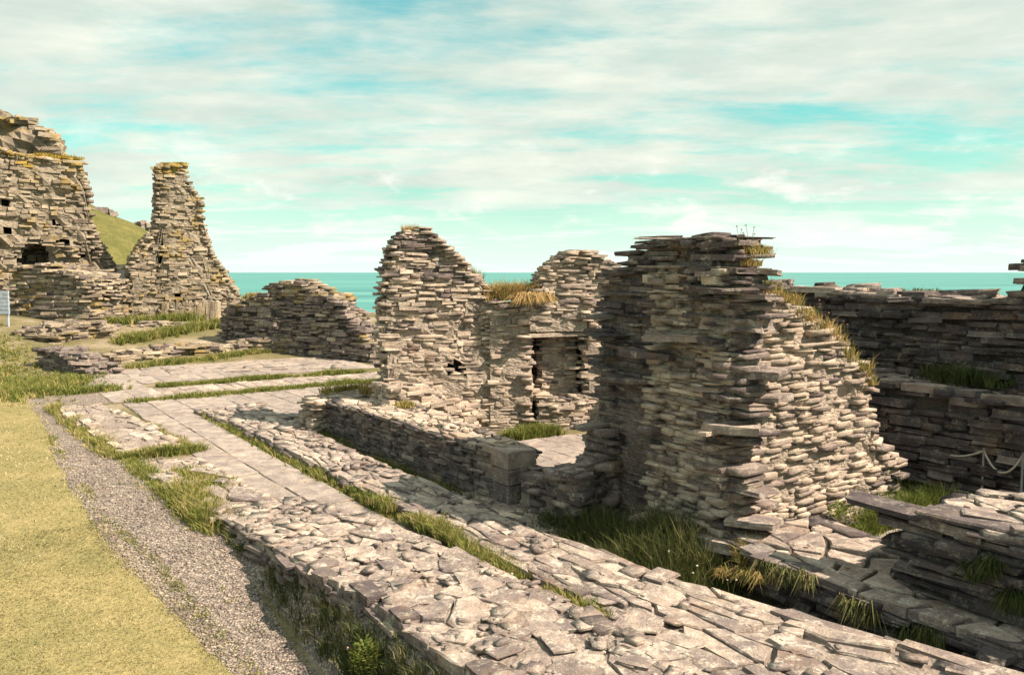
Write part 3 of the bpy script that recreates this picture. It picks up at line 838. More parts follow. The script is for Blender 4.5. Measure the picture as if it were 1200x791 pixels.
hx, hy_, hz_ = at(536, 430, 12.75); h2x, _, h2z = at(564, 437, 13.45); h3x, _, h3z = at(570, 462, 13.5)
holesW1 = [putlog(hx, hz_, 0.12, 0.09, 13.1)]
core(t, r1, 'mortar', 0.012, disp=0.06, ds=0.1, dz=0.1, holes=holesW1)
pl = Pile()
lay(pl, r1, (0.09, 0.32), (0.024, 0.062), 0.2, 'cream', prot=(-0.015, 0.06), rag=0.10, holes=holesW1, skip=0.06, proud=lambda z: .25 + .9 * sm((z - .9) / 1.2), skipf=lambda z: .38 - .34 * sm((z - .9) / 1.1),
    mk2='grey', mk2f=lambda x, y, z, r: r.random() < (0.55 if z > 2.3 else 0.12))
# rubble at the left foot
foot = Run([(-1.9, 12.2, 0, .85, .4, .35), (-1.4, 12.5, 0, .75, .4, .3), (-.8, 12.9, 0, .4, .4, .3)], 0.15, 0.1, 7)
core(t, foot, 'mortar', 0.04, disp=0.08); lay(pl, foot, (0.12, 0.3), (0.04, 0.09), 0.2, 'cream', rag=0.06, skip=0.25)
# shadowed niche backs so that the holes have depth
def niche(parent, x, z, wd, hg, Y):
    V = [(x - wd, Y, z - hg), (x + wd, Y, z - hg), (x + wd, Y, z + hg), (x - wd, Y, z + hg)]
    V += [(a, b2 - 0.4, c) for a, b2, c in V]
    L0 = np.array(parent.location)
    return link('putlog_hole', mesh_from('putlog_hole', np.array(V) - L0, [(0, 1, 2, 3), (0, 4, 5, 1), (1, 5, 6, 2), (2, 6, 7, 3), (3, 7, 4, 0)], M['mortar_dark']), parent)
niche(t, hx, hz_, 0.13, 0.10, 13.2)
pl.build(t)

# --- window wall (W2)
t = thing('ruined_wall', 'ruined wall with a window opening and a rounded stone peak beside the gable', 'ruin', (*P(10.2, 8), 0))
pl = Pile()
def w2seg(v0, v1, zb, zpts, seed, thick=0.7, front=0.0, u=None, mk='cream', rag=0.06, **kw):
    u = u if u is not None else (lambda v: 10.64 - 0.46 * (v - 7.1))
    nd = []
    for k, zt in enumerate(zpts):
        v = v0 + (v1 - v0) * k / (len(zpts) - 1); nd.append(uvn(u(v) - front, v, zb, zt, thick + front, 0.0))
    # run goes to +v (right); left side (+) is away from the camera
    rn = Run(nd, 0.06, 0.06, seed)
    core(t, rn, 'mortar', 0.005, disp=0.05, ds=0.1, dz=0.1)
    lay(pl, rn, (0.09, 0.34), (0.024, 0.06), 0.2, mk, rag=rag, skip=0.06, proud=lambda z: .3 + .9 * sm((z - .9) / 1.2), skipf=lambda z: .28 - .22 * sm((z - .7) / 1.0), prot=(-.015, .05), mk2='grey', mk2f=lambda x, y, z, r: r.random() < 0.12, **kw)
def v_at(px, u0=10.64):
    # v on the wall line for an image column
    lo, hi = 5.0, 12.0
    for _ in range(40):
        m_ = (lo + hi) / 2; uu = 10.64 - 0.46 * (m_ - 7.1); x, y = P(uu, m_)
        if proj(x, y, 1)[0] < px: lo = m_
        else: hi = m_
    return (lo + hi) / 2
vA, vB, vC, vD, vE = v_at(574), v_at(629), v_at(683), v_at(722), v_at(650)
def z_at(px, py):
    v = v_at(px); x, y = P(10.64 - 0.46 * (v - 7.1), v); return at(px, py, y)[2]
w2seg(vA, vB - .07, 0, [z_at(585, 352), z_at(600, 357), z_at(629, 360)], 8)
w2seg(vB, vC, 0, [z_at(655, 463)] * 3, 9, rag=0.01, front=0.05)
w2seg(vB - .12, vC + .05, z_at(655, 392) + .2, [z_at(632, 358), z_at(645, 330), z_at(655, 306), z_at(668, 293), z_at(684, 293)], 10, rag=0.04)
w2seg(vC + .08, vD, 0, [z_at(684, 293), z_at(700, 300), z_at(716, 310)], 11, rag=0.04)
w2seg(vD - .02, vD + 2.2, 0, [z_at(716, 312), 2.4, 2.0, 1.4, .9], 12)
# splayed back of the window recess
w2seg(vE, vC + .1, z_at(655, 470), [z_at(655, 380)] * 2, 13, thick=0.9, front=-0.35, rag=0.0, top=False)
w2seg(vB - .5, vC + .8, z_at(655, 470), [z_at(655, 375)] * 2, 14, thick=1.2, front=-1.25, rag=0.0, top=False)
lint = [P(10.64 - 0.46 * (vB - 7.1) - .05, vB - .18), P(10.64 - 0.46 * (vC - 7.1) - .05, vC + .12), P(10.64 - 0.46 * (vC - 7.1) + .5, vC + .12), P(10.64 - 0.46 * (vB - 7.1) + .5, vB - .18)]
sl = slab(lint, z_at(655, 390), 0.06, rnd, 0.0, 0.01, 0.01); Vv = np.array(sl[0]); c_ = Vv.mean(0)
link('lintel', mesh_from('lintel', Vv - c_, sl[1], M['cream']), t, Vector(c_.tolist()) - Vector(t.location))
# projecting ledge slabs below the tuft of grass
for k, (pa, pb, py) in enumerate(((579, 619, 356), (622, 656, 359))):
    va, vb_ = v_at(pa), v_at(pb); uu = 10.64 - 0.46 * (va - 7.1); q = [P(uu - .16, va), P(uu - .16 - .2 * (vb_ - va), vb_), P(uu + .4, vb_), P(uu + .4, va)]
    sl = slab(q, z_at(pa, py), 0.05, rnd, 0.0, 0.02, 0.02); Vv = np.array(sl[0]); c_ = Vv.mean(0)
    link('ledge_slab', mesh_from('ledge_slab', Vv - c_, sl[1], M['grey']), t, Vector(c_.tolist()) - Vector(t.location))
pl.build(t)

# --- great corner pillar (P)
t = thing('ruined_corner', 'large layered slate corner of masonry with dark left side and sunlit right side', 'ruin', (*P(5.2, 6.2), 0))
pl = Pile()
def uat(px, v):     # u on the plane v for an image column
    lo, hi = 2.0, 14.0
    for _ in range(40):
        m_ = (lo + hi) / 2; x, y = P(m_, v)
        if proj(x, y, 1)[0] > px: lo = m_
        else: hi = m_
    return (lo + hi) / 2
p1 = []
for (px, py) in ((852, 322), (848, 304), (836, 290), (820, 281), (792, 279), (765, 283), (752, 292), (738, 300), (731, 318), (716, 330), (706, 348), (704, 385)):
    u = uat(px, 5.62); x, y = P(u, 5.62); zt = at(px, py, y)[2]
    p1.append((x, y, -.15, min(zt, 2.9), 0.0, min(1.05, .22 + max(0, u - 4.72) * .85)))
R1 = Run(p1, 0.05, 0.08, 14)
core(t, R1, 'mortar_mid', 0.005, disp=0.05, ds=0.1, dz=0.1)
sideL = lambda x, y: UV(x, y)[1] < 5.9
lay(pl, R1, (0.12, 0.5), (0.018, 0.055), 0.3, 'grey', prot=(-0.02, 0.06), proud=lambda z: .3 + .8 * sm((z - .7) / .9), skipf=lambda z: .2 - .17 * sm((z - .6) / .8), rag=0.10, long_p=0.12, skip=0.03, mk2='dark', mk2f=lambda x, y, z, r: UV(x, y)[0] > 4.9 and r.random() < .5)  # darker slate mix puts the left face's shade into the stone colour
# protruding big slabs of the corner
rr = random.Random(9)
for (u, v, z_, l, d, h) in ((4.78, 5.75, 2.05, .6, .45, .11), (4.76, 5.82, 1.62, .75, .5, .07), (4.85, 5.75, 2.52, .6, .5, .05), (4.72, 6.0, 1.38, .55, .4, .06), (4.85, 5.6, 2.35, .6, .4, .05),
                          (4.66, 5.85, 2.5, .45, .3, .04), (5.2, 5.55, 1.9, .7, .4, .06), (5.6, 5.55, 1.72, .6, .4, .07), (4.7, 5.6, 1.15, .5, .4, .07), (5.9, 5.56, 1.45, .6, .35, .05), (4.62, 5.62, .15, .7, .5, .09), (4.5, 5.7, .35, .45, .35, .06)):
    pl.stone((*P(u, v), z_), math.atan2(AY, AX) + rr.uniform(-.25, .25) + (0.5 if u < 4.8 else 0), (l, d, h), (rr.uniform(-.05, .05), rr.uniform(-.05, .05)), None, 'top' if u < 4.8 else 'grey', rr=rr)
# sloping wall running right (away) from the corner
def vat(px, u):
    lo, hi = 4.0, 14.0
    for _ in range(40):
        m_ = (lo + hi) / 2; x, y = P(u, m_)
        if proj(x, y, 1)[0] < px: lo = m_
        else: hi = m_
    return (lo + hi) / 2
p2 = []
for (px, py) in ((850, 316), (874, 330), (892, 338), (922, 352), (952, 366), (976, 384), (990, 402), (1008, 432), (1018, 452), (1024, 505), (1036, 520), (1050, 535)):
    v = vat(px, 4.74); x, y = P(4.74, v); p2.append((x, y, -.15, at(px, py, y)[2], 0.85, 0.0))
R2 = Run(p2, 0.05, 0.09, 15)
core(t, R2, 'mortar', 0.005, disp=0.05, ds=0.1, dz=0.1)
lay(pl, R2, (0.08, 0.3), (0.018, 0.055), 0.18, 'cream', prot=(-0.03, 0.06), rag=0.06, skip=0.05, long_p=0.08, mk2='grey', mk2f=lambda x, y, z, r: r.random() < 0.10)  # paler slate puts sunlight into the colour of this face
# low spur towards the doorway
R3 = Run([uvn(6.1, 5.25, -.15, .62, .3, .35), uvn(6.5, 5.2, -.15, .48, .26, .3), uvn(6.75, 5.15, -.15, .36, .22, .22)], 0.05, 0.04, 16)
core(t, R3, 'mortar_dark', 0.05); lay(pl, R3, (0.14, 0.4), (0.03, 0.07), 0.2, 'grey', rag=0.04)
link_q = block(t, 6.72, 6.86, 4.9, 5.3, -.12, .34, 'grey', 77, 'door_jamb')
R3b = Run([uvn(6.2, 5.65, -.15, .95, .22, .6), uvn(6.5, 5.65, -.15, .55, .2, .6), uvn(6.75, 5.65, -.15, .36, .15, .6), uvn(7.1, 5.7, -.15, .28, .15, .5)], 0.05, 0.06, 17)
core(t, R3b, 'mortar_dark', 0.05); lay(pl, R3b, (0.14, 0.45), (0.035, 0.08), 0.22, 'grey', rag=0.05)
print('pillar stones', pl.build(t))

# --- slab platform (Q) in front of the pillar's right face
t = thing('stone_platform', 'low platform of fitted slabs at the foot of the sunlit corner', 'platform', (*P(3.6, 5.8), 0))
q1 = Run([uvn(2.2, 5.85, -.5, .20, .5, .7), uvn(3.2, 5.85, -.5, .2, .55, .7), uvn(4.1, 5.85, -.5, .22, .52, .7), uvn(4.62, 5.95, -.4, .22, .3, .7)], 0.03, 0.04, 18)
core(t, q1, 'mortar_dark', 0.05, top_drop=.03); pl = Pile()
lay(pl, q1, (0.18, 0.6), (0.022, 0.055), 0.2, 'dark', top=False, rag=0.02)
cap_slabs(pl, q1, 0.36, 0.27, 'top', 0.06, 0.015, 51, gap=0.008, over=0.04, lift=0.02, small=20)
pl.build(t)

# --- right foreground block (RW)
t = thing('rubble_wall', 'dark layered slate wall block at the right edge with a sunlit top', 'wall', (*P(2.2, 6.2), 0))
q2 = Run([uvn(0.2, 6.25, -.5, .95, .55, .8), uvn(1.6, 6.25, -.5, .88, .6, .8), uvn(2.6, 6.2, -.5, .8, .58, .7), uvn(3.15, 6.2, -.5, .73, .45, .5)], 0.06, 0.07, 19)
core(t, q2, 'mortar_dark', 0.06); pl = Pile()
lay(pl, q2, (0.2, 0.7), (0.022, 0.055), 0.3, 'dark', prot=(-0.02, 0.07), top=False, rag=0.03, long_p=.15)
cap_slabs(pl, q2, 0.34, 0.24, 'top', 0.045, 0.022, 61, gap=0.005, over=0.05, lift=0.015, tilt=.06, small=60, plates=70)
pl.build(t)

# --- dark back wall on the right (BW), upper wall and lower ledge
t = thing('ruined_wall', 'long dark slate wall in shade on the right with the sea behind it', 'ruin', (*P(6, 10), 0))
pl = Pile()
b1 = Run([uvn(-1.5, 10.3, 0, 2.6, .45, .6), uvn(3.9, 10.3, 0, 2.62, .45, .6), uvn(4.22, 10.3, 0, 2.58, .45, .6), uvn(4.3, 10.3, 0, 2.22, .45, .6), uvn(5.2, 10.3, 0, 2.22, .45, .6), uvn(6.4, 10.3, 0, 2.28, .45, .6), uvn(7.4, 10.3, 0, 2.30, .45, .6), uvn(8.4, 10.2, 0, 2.34, .45, .6), uvn(9.2, 10.1, 0, 1.6, .4, .6)], 0.1, 0.10, 20)
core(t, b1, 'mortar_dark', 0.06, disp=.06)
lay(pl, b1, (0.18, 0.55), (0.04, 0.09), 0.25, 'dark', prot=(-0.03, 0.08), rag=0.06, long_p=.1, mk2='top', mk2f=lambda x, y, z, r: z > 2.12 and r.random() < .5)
b2_ = Run([uvn(-1.5, 9.45, 0, 1.15, .4, .5), uvn(4.5, 9.45, 0, 1.18, .4, .5), uvn(6.2, 9.4, 0, 1.28, .4, .5), uvn(7.4, 9.3, 0, 1.3, .4, .5)], 0.1, 0.08, 21)
core(t, b2_, 'mortar_dark', 0.06, disp=.06)
lay(pl, b2_, (0.18, 0.55), (0.04, 0.08), 0.25, 'dark', prot=(-0.03, 0.07), rag=0.05, top=False, long_p=.1)
cap_slabs(pl, b2_, 0.4, 0.3, 'grey', 0.06, 0.03, 71, over=0.04, lift=0.01, small=30)
pl.build(t)
# ground step behind wall
# --- rope barrier in the shaded yard
t = thing('rope_barrier', 'sagging rope strung from thin posts in front of the dark wall', 'barrier', (*P(4.6, 8.95), 0))
def tube(pts, rad, n=6):
    V = []; Fc = []
    for i, p in enumerate(pts):
        a = Vector(pts[max(0, i - 1)]); c = Vector(pts[min(len(pts) - 1, i + 1)]); d = (c - a).normalized()
        up = Vector((0, 0, 1)) if abs(d.z) < .9 else Vector((1, 0, 0)); s1 = d.cross(up).normalized(); s2_ = d.cross(s1)
        for k in range(n):
            an = 2 * math.pi * k / n; V.append(tuple(Vector(p) + s1 * rad * math.cos(an) + s2_ * rad * math.sin(an)))
    for i in range(len(pts) - 1):
        for k in range(n): Fc.append((i * n + k, i * n + (k + 1) % n, (i + 1) * n + (k + 1) % n, (i + 1) * n + k))
    Fc.append(tuple(range(n))); Fc.append(tuple(reversed(range((len(pts) - 1) * n, len(pts) * n)))); return V, Fc
posts = []
for (px, py) in ((1099, 529), (1153, 528), (1199, 533)):
    Y = 8.95 - (px - 1099) * 0.008; x, y, z_ = at(px, py, Y); g = ground(x, y); posts.append((x, y, z_))
    V, Fc = tube([(x, y, g - .05), (x, y, z_ - .01), (x, y, z_ + .015), (x, y, z_ + .03)], 0.012, 8); V = np.array(V) - np.array(t.location)
    link('post', mesh_from('post', V, Fc, M['iron'], smooth=True), t)
for (a, c, sag) in ((posts[0], posts[1], 0.055), (posts[1], posts[2], 0.21)):
    pts = [(a[0] + (c[0] - a[0]) * k / 14, a[1] + (c[1] - a[1]) * k / 14, a[2] + (c[2] - a[2]) * k / 14 - sag * 4 * (k / 14) * (1 - k / 14)) for k in range(15)]
    V, Fc = tube(pts, 0.011, 7); link('rope', mesh_from('rope', np.array(V) - np.array(t.location), Fc, M['rope'], smooth=True), t)

# ================================================================== MIDDLE DISTANCE
# --- mid wall (M)
t = thing('ruined_wall', 'dark stepped ruined wall against the sea between the tall stack and the gable', 'ruin', (-7, 24.5, 0.1))
pl = Pile()
mp = [(312, 336), (330, 331), (350, 331), (362, 338), (378, 343), (388, 347), (396, 358), (404, 367), (413, 381), (422, 393), (430, 404), (440, 412)]
rm = Run(prof(mp, 24.6, 22.6, 0, 0.0, 0.8), 0.12, 0.12, 22)
core(t, rm, 'mortar_dark', 0.06, disp=.08, ds=.2, dz=.2)
lay(pl, rm, (0.2, 0.6), (0.045, 0.10), 0.3, 'grey', far=True, prot=(-0.04, 0.1), rag=0.12, mk2='far', mk2f=lambda x, y, z, r: z > 1.7 and r.random() < .6 or r.random() < .1)
mp = [(262, 392), (266, 366), (274, 354), (300, 348), (322, 350), (326, 372)]
rm2 = Run(prof(mp, 25.4, 24.2, 0, 0.0, 1.0), 0.12, 0.12, 23)
core(t, rm2, 'mortar_dark', 0.06, disp=.08, ds=.2, dz=.2)
lay(pl, rm2, (0.2, 0.6), (0.045, 0.10), 0.3, 'grey', far=True, prot=(-0.04, 0.1), rag=0.12, mk2='far', mk2f=lambda x, y, z, r: z > 1.4 or r.random() < .2)
pl.build(t)

def low_run(label, pts, zb, front, backw, seed, cat='wall', name='rubble_wall', ln=(0.25, 0.7), hh=(0.05, 0.1), mk='far', rag=.08, cm='mortar_far', far=True):
    """pts (px, py_top, Y)"""
    nd = []
    for (px, py, Y) in pts:
        x, y, z_ = at(px, py, Y); nd.append((x, y, ground(x, y) - 0.1, z_, backw, front))
    tt = thing(name, label, cat, (nd[0][0], nd[0][1], nd[0][2])); rn = Run(nd, 0.06, 0.06, seed)
    core(tt, rn, cm, 0.05, disp=.06, ds=.2, dz=.15); p_ = Pile()
    lay(p_, rn, ln, hh, 0.28, mk, far=far, prot=(-0.03, 0.08), rag=rag, mk2='grey', mk2f=lambda x, y, z, r: r.random() < .2); p_.build(tt)
    return tt
low_run('low broken wall footing across the far flagstones with grass along it', [(133, 420, 21.4), (160, 412, 21.9), (200, 406, 22.6), (235, 404, 23.2), (262, 404, 23.6), (300, 398, 24.0), (345, 396, 24.2)], 0, .0, .6, 24)
low_run('sunlit waist high rubble wall below the tall leaning stack', [(118, 388, 26.0), (150, 384, 26.8), (190, 378, 27.5), (230, 380, 28.0), (258, 384, 28.4)], 0, .0, .7, 25)
low_run('dark stub of stacked slates at the corner of the lawn', [(50, 408, 20.6), (66, 409, 20.2), (84, 416, 19.8), (102, 434, 19.5)], 0, .0, .7, 26, mk='grey', rag=.04)
low_run('pale tumbled rubble bank between the lawn and the far walls', [(60, 390, 23.6), (80, 378, 24.2), (105, 376, 24.8), (128, 384, 25.0)], 0, .25, 1.2, 27)
low_run('square dark topped block of masonry in front of the big left ruin', [(14, 340, 27.6), (17, 311, 27.5), (45, 309, 27.3), (62, 315, 27.2), (84, 317, 27.1), (100, 330, 27.0), (106, 352, 27.0)], 0, .0, 2.0, 28, name='ruined_wall', cat='ruin')
for k, (lab, pts) in enumerate((('thin flat course of footing stones nearest the open flagstones', [(235, 452, 18.2), (300, 449, 18.5), (360, 447, 18.8), (425, 444, 19.0)]),
                                ('thin flat course of footing stones left of the open flagstones', [(135, 456, 17.6), (180, 455, 17.8), (228, 452, 18.1)]),
                                ('farther thin line of footing stones under the terrace grass', [(170, 438, 19.9), (250, 434, 20.6), (330, 431, 21.2), (395, 428, 21.6)]))):
    low_run(lab, pts, 0, .5, .4, 29 + k, mk='paver', rag=.02, hh=(.04, .08), name='stone_footing', cat='footing', cm='mortar')

# --- tall leaning stack (T)
t = thing('ruined_tower', 'tall lone stack of masonry topped with golden lichen on the left', 'ruin', (-12.5, 30.5, 0.7))
pl = Pile()
tp = [(138, 374), (145, 352), (152, 330), (156, 300), (167, 284), (182, 268), (184.5, 240), (186, 194), (203, 190), (219, 193), (221, 217), (231, 230), (235, 236), (237, 262), (245, 290), (253, 306), (266, 322), (276, 340), (284, 358), (290, 372)]
rt = Run(prof(tp, 29.3, 31.4, 0.6, 0.0, 1.2), 0.15, 0.16, 33)
hh1 = at(190, 284, 30.0); hh2 = at(188, 308, 30.0); hh3 = at(208, 345, 30.3)
ht = [putlog(hh1[0], hh1[2], .14, .14, 31), putlog(hh2[0], hh2[2], .16, .14, 31), putlog(hh3[0], hh3[2], .12, .1, 31)]
core(t, rt, 'mortar_far', 0.03, disp=.14, ds=.25, dz=.25, holes=ht, top_drop=.12)
lay(pl, rt, (0.13, 0.42), (0.05, 0.12), 0.35, 'far', far=True, prot=(-0.05, 0.07), rag=0.10, skip=.16, holes=ht, mk2='gold', mk2f=lambda x, y, z, r: (z > 6.0 or (4.7 < z < 5.4 and x > -11.9)) and r.random() < .7)
for h_ in (hh1, hh2): niche(t, h_[0], h_[2], .15, .15, 30.6)
# herringbone course of upright slates at the foot
rr = random.Random(3)
for k in range(26):
    px = 192 + 64 * k / 25; x, y, z_ = at(px, 365, 29.15 + 2.1 * (px - 133) / 167)
    pl.stone((x, y, z_ + rr.uniform(-.05, .05)), rr.uniform(-.2, .2), (0.09, 0.3, rr.uniform(.6, .8)), (0, rr.uniform(-.05, .2)), None, 'far', far=True, rr=rr)
pl.build(t)

# --- big left ruin (C): masonry below a natural crag
t = thing('ruined_tower', 'massive ruined wall and crag filling the left edge with a small arched opening', 'ruin', (-18, 31.5, 0.7))
pl = Pile()
cp_ = [(-120, 150), (-40, 160), (0, 172), (20, 178), (45, 183), (66, 186), (90, 190), (97, 205), (104, 228), (107, 262), (112, 276), (122, 294), (131, 308), (134, 330), (138, 362)]
rc = Run(prof(cp_, 27.3, 31.0, 0.6, 0.0, 1.4), 0.15, 0.22, 34)
YC = lambda px: 27.3 + 3.7 * (px + 120) / 258
ax_, ay_, az_ = at(46, 302, YC(46))
def arch(x, y, z):
    dx = x - ax_; dz = z - (az_ - .05)
    return y < YC(46) + 0.9 and abs(dx) < .52 and dz > -.9 and (dz < 0 or dx * dx + dz * dz < .27)
ch = [arch] + [putlog(at(px, py, YC(px))[0], at(px, py, YC(px))[2], .16, .14, YC(px) + .7) for px, py in ((12, 272), (78, 285), (5, 240), (64, 262), (80, 306), (100, 300))]
core(t, rc, 'mortar_far', 0.03, disp=.22, ds=.25, dz=.25, holes=ch, top_drop=.1)
lay(pl, rc, (0.13, 0.45), (0.05, 0.13), 0.35, 'far', far=True, prot=(-0.08, 0.08), rag=0.12, skip=.24, holes=ch, mk2='gold', mk2f=lambda x, y, z, r: z > 6.2 and r.random() < .4)
# arch ring of upright slates
for k in range(9):
    a = math.pi * (k + .5) / 9; pl.stone((ax_ + .66 * math.cos(a), YC(46) - .05 + .3 * math.cos(a), az_ - .05 + .66 * math.sin(a)), 0, (.34, .3, .12), (0, -a), None, 'far', far=True)
for px, py in ((12, 272), (78, 285), (5, 240), (64, 262)): 
    q = at(px, py, YC(px)); niche(t, q[0], q[2], .17, .15, YC(px) + .6)
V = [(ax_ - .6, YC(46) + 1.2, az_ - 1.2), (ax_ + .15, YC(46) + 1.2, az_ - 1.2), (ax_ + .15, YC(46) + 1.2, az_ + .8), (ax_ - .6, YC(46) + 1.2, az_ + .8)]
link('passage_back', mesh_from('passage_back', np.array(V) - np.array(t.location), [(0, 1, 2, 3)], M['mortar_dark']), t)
V = [(ax_ - .08, YC(46) + .75, az_ - 1.0), (ax_ + .8, YC(46) + .55, az_ - 1.0), (ax_ + .8, YC(46) + .55, az_ + .5), (ax_ - .08, YC(46) + .75, az_ + .5)]; V += [(x, y + .2, z) for x, y, z in V]
link('skylit_wall', mesh_from('skylit_wall', np.array(V) - np.array(t.location), [(0, 1, 2, 3), (0, 4, 5, 1), (1, 5, 6, 2), (2, 6, 7, 3), (3, 7, 4, 0)], M['plaster']), t)  # pale wall beyond the arch, sky light put into its colour
pl.build(t)
# crag above
t = thing('crag', 'weathered natural rock crag rising above the big left ruin', 'rock', (-19, 34, 6))
cr = [(-120, 110), (-40, 122), (0, 131), (14, 138), (40, 146), (52, 152), (61, 168), (66, 180), (72, 200)]
rcg = Run(prof(cr, 31.5, 33.5, 4.5, .3, 2.0), 0.2, 0.5, 35)
core(t, rcg, 'far', -0.02, disp=.4, ds=.3, dz=.3, top_drop=0.0, name='rock_mass'); pl = Pile()
lay(pl, rcg, (0.3, 0.9), (0.08, 0.26), 0.7, 'far', far=False, prot=(-0.25, 0.05), rag=0.15, skip=.72, mk2='gold', mk2f=lambda x, y, z, r: r.random() < .05)
pl.build(t)
# rendered gap wall between the two tall ruins
t = thing('gap_wall', 'small pale rendered wall filling the gap between the two tall left ruins', 'wall', (-14.9, 31.2, 0.6))
V = []
for (px, py) in ((128, 372), (153, 372), (153, 313), (128, 316)): V.append(at(px, py, 31.0))
V += [(x, y + .5, z) for x, y, z in V]
bx_f = [(0, 1, 2, 3), (5, 4, 7, 6), (1, 5, 6, 2), (4, 0, 3, 7), (3, 2, 6, 7), (0, 4, 5, 1)]
link('render_face', mesh_from('render_face', np.array(V) - np.array(t.location), bx_f, M['plaster']), t)
pl = Pile()
for k in range(7):
    x, y, z_ = at(130 + 4 * k, 312, 31.0); pl.stone((x, y + .2, z_), rnd.uniform(-.3, .3), (.3, .6, .12), (0, 0), None, 'cream', far=True)
pl.build(t, 'cap_stone')
# blue-grey board at far left
t = thing('information_board', 'blue grey slatted board standing at the far left edge of the lawn', 'board', (at(4, 370, 24.5)[0], 24.5, at(4, 370, 24.5)[2]))
for k in range(6):
    z0 = at(4, 368 - 4.6 * k, 24.5)[2]; x0, x1 = at(-12, 360, 24.5)[0], at(10, 360, 24.5)[0]
    V = [(x0, 24.5, z0), (x1, 24.5, z0), (x1, 24.5, z0 + .10), (x0, 24.5, z0 + .10)]; V += [(x, y + .06, z) for x, y, z in V]
    link('plank', mesh_from('plank', np.array(V) - np.array(t.location), bx_f, M['blue']), t)
for px in (-9, 8):
    x0 = at(px, 360, 24.56)[0]; zt = at(px, 343, 24.56)[2]; zb = ground(x0, 24.6) - .1
    V, Fc = tube([(x0, 24.6, zb), (x0, 24.6, zt)], .035, 8); link('post', mesh_from('post', np.array(V) - np.array(t.location), Fc, M['blue']), t)

# --- rubble paving patches on the left of the walk
def patch(label, pts, ls, lt, seed, mk='top', z=.05):
    """pts: nodes (u, v, half width, z) along u"""
    nd = [uvn(u, v, -.1, zz, w_, w_) for (u, v, w_, zz) in pts]; rn = Run(nd, 0.02, 0.04, seed)
    tt = thing('paving_patch', label, 'paving', (nd[0][0], nd[0][1], 0)); core(tt, rn, 'mortar_top', 0.03, top_drop=-.004)
    p_ = Pile(); cap_slabs(p_, rn, ls, lt, mk, .05, .025, seed, over=.0, lift=.01, small=50, tilt=.05)
    lay(p_, rn, (.12, .35), (.03, .06), .15, 'cream', top=False, rag=.01); p_.build(tt)
patch('raised patch of rough stones ringed by grass beside the gravel path', [(12.2, 2.35, .4, .05), (13.6, 2.2, .42, .10), (15.3, 2.05, .36, .10), (16.8, 2.0, .3, .06)], .4, .24, 81)
patch('flat weathered slabs half covered by turf left of the flagstone walk', [(8.5, 2.5, .32, .04), (9.6, 2.4, .36, .05), (10.6, 2.35, .36, .03), (11.3, 2.35, .36, .02)], .42, .28, 82)

patch('worn threshold slabs in shade between the dark sided wall and the great corner', [(6.0, 4.9, .35, .03), (6.5, 4.95, .42, .05), (7.0, 4.72, .25, .05), (7.6, 4.62, .15, .03)], .38, .28, 83)
paving('stone_band', None, [(17.25, 18.65, 3.4, 8.9)], 0.4, 0.25, mk='top', seed=9, tilt=.03, jit=.05)
# ================================================================== LOOSE GRAVEL
def loose_gravel():
    r = random.Random(8); Vs, loops, sizes, tones = [], [], [], []; off = 0
    for k in range(9000):
        u = 3.6 + 9.5 * r.random() ** 1.5; t_ = r.random(); v0 = lawn_edge(u); v = v0 - .04 + (2.42 - v0) * t_
        if r.random() < .3: v = v0 + r.gauss(0, .05)
        x, y = P(u, v); s_ = r.uniform(.008, .022) * (1.6 if r.random() < .06 else 1) * (1 + u * .03)
        V, Fc = PROTO_FAR[r.randrange(10)]; a = r.uniform(0, 6.28); ca, sa = math.cos(a), math.sin(a)
        W = V * np.array([s_, s_ * r.uniform(.5, 1), s_ * r.uniform(.3, .7)], dtype=np.float32)
        W = np.stack([W[:, 0] * ca - W[:, 1] * sa + x, W[:, 0] * sa + W[:, 1] * ca + y, W[:, 2] + ground_uv(u, v) + .012], 1)
        tn = r.random()
        for f in Fc: loops.extend(i + off for i in f); sizes.append(len(f)); tones.append(tn)
        Vs.append(W); off += len(W)
    o = link('loose_gravel', fast_mesh('loose_gravel', np.concatenate(Vs), loops, sizes, M['top'], tones))
    tag(o, 'loose pale stone chippings scattered over the gravel path beside the lawn', 'gravel', 'stuff')
loose_gravel()

# ================================================================== GRASS
def lawn_grass():
    r = random.Random(4); T = Turf()
    def add(n, u0, u1, vmin, h, w, bl):
        for _ in range(n):
            u = r.uniform(u0, u1); v = lawn_edge(u) + .03 - (r.random() ** 0.9) * (lawn_edge(u) - vmin)
            x, y = P(u, v); q = proj(x, y, -.3)
            if not (-60 < q[0] < 1260 and 380 < q[1] < 850): continue
            k = mn.noise(Vector((x * .7, y * .7, 1))); k2 = mn.noise(Vector((x * 3, y * 3, 5)))
            tm = .52 + .35 * k + .35 * k2 + r.gauss(0, .08)
            T.tuft(x, y, ground_uv(u, v) + .012, bl, h * r.uniform(.7, 1.3), .02 + w * 3, 1.1, w, (tm - .1, tm + .1), r)
    add(75000, 3.8, 9.0, -2.6, .028, .0034, 3)
    add(30000, 8.5, 19.5, -6, .035, .006, 3)
    o = T.build('lawn_grass', M['mown']); TRI[0] += len(T.b) * 3
    tag(o, 'short mown yellowish grass of the lawn at left', 'grass', 'stuff')
lawn_grass()

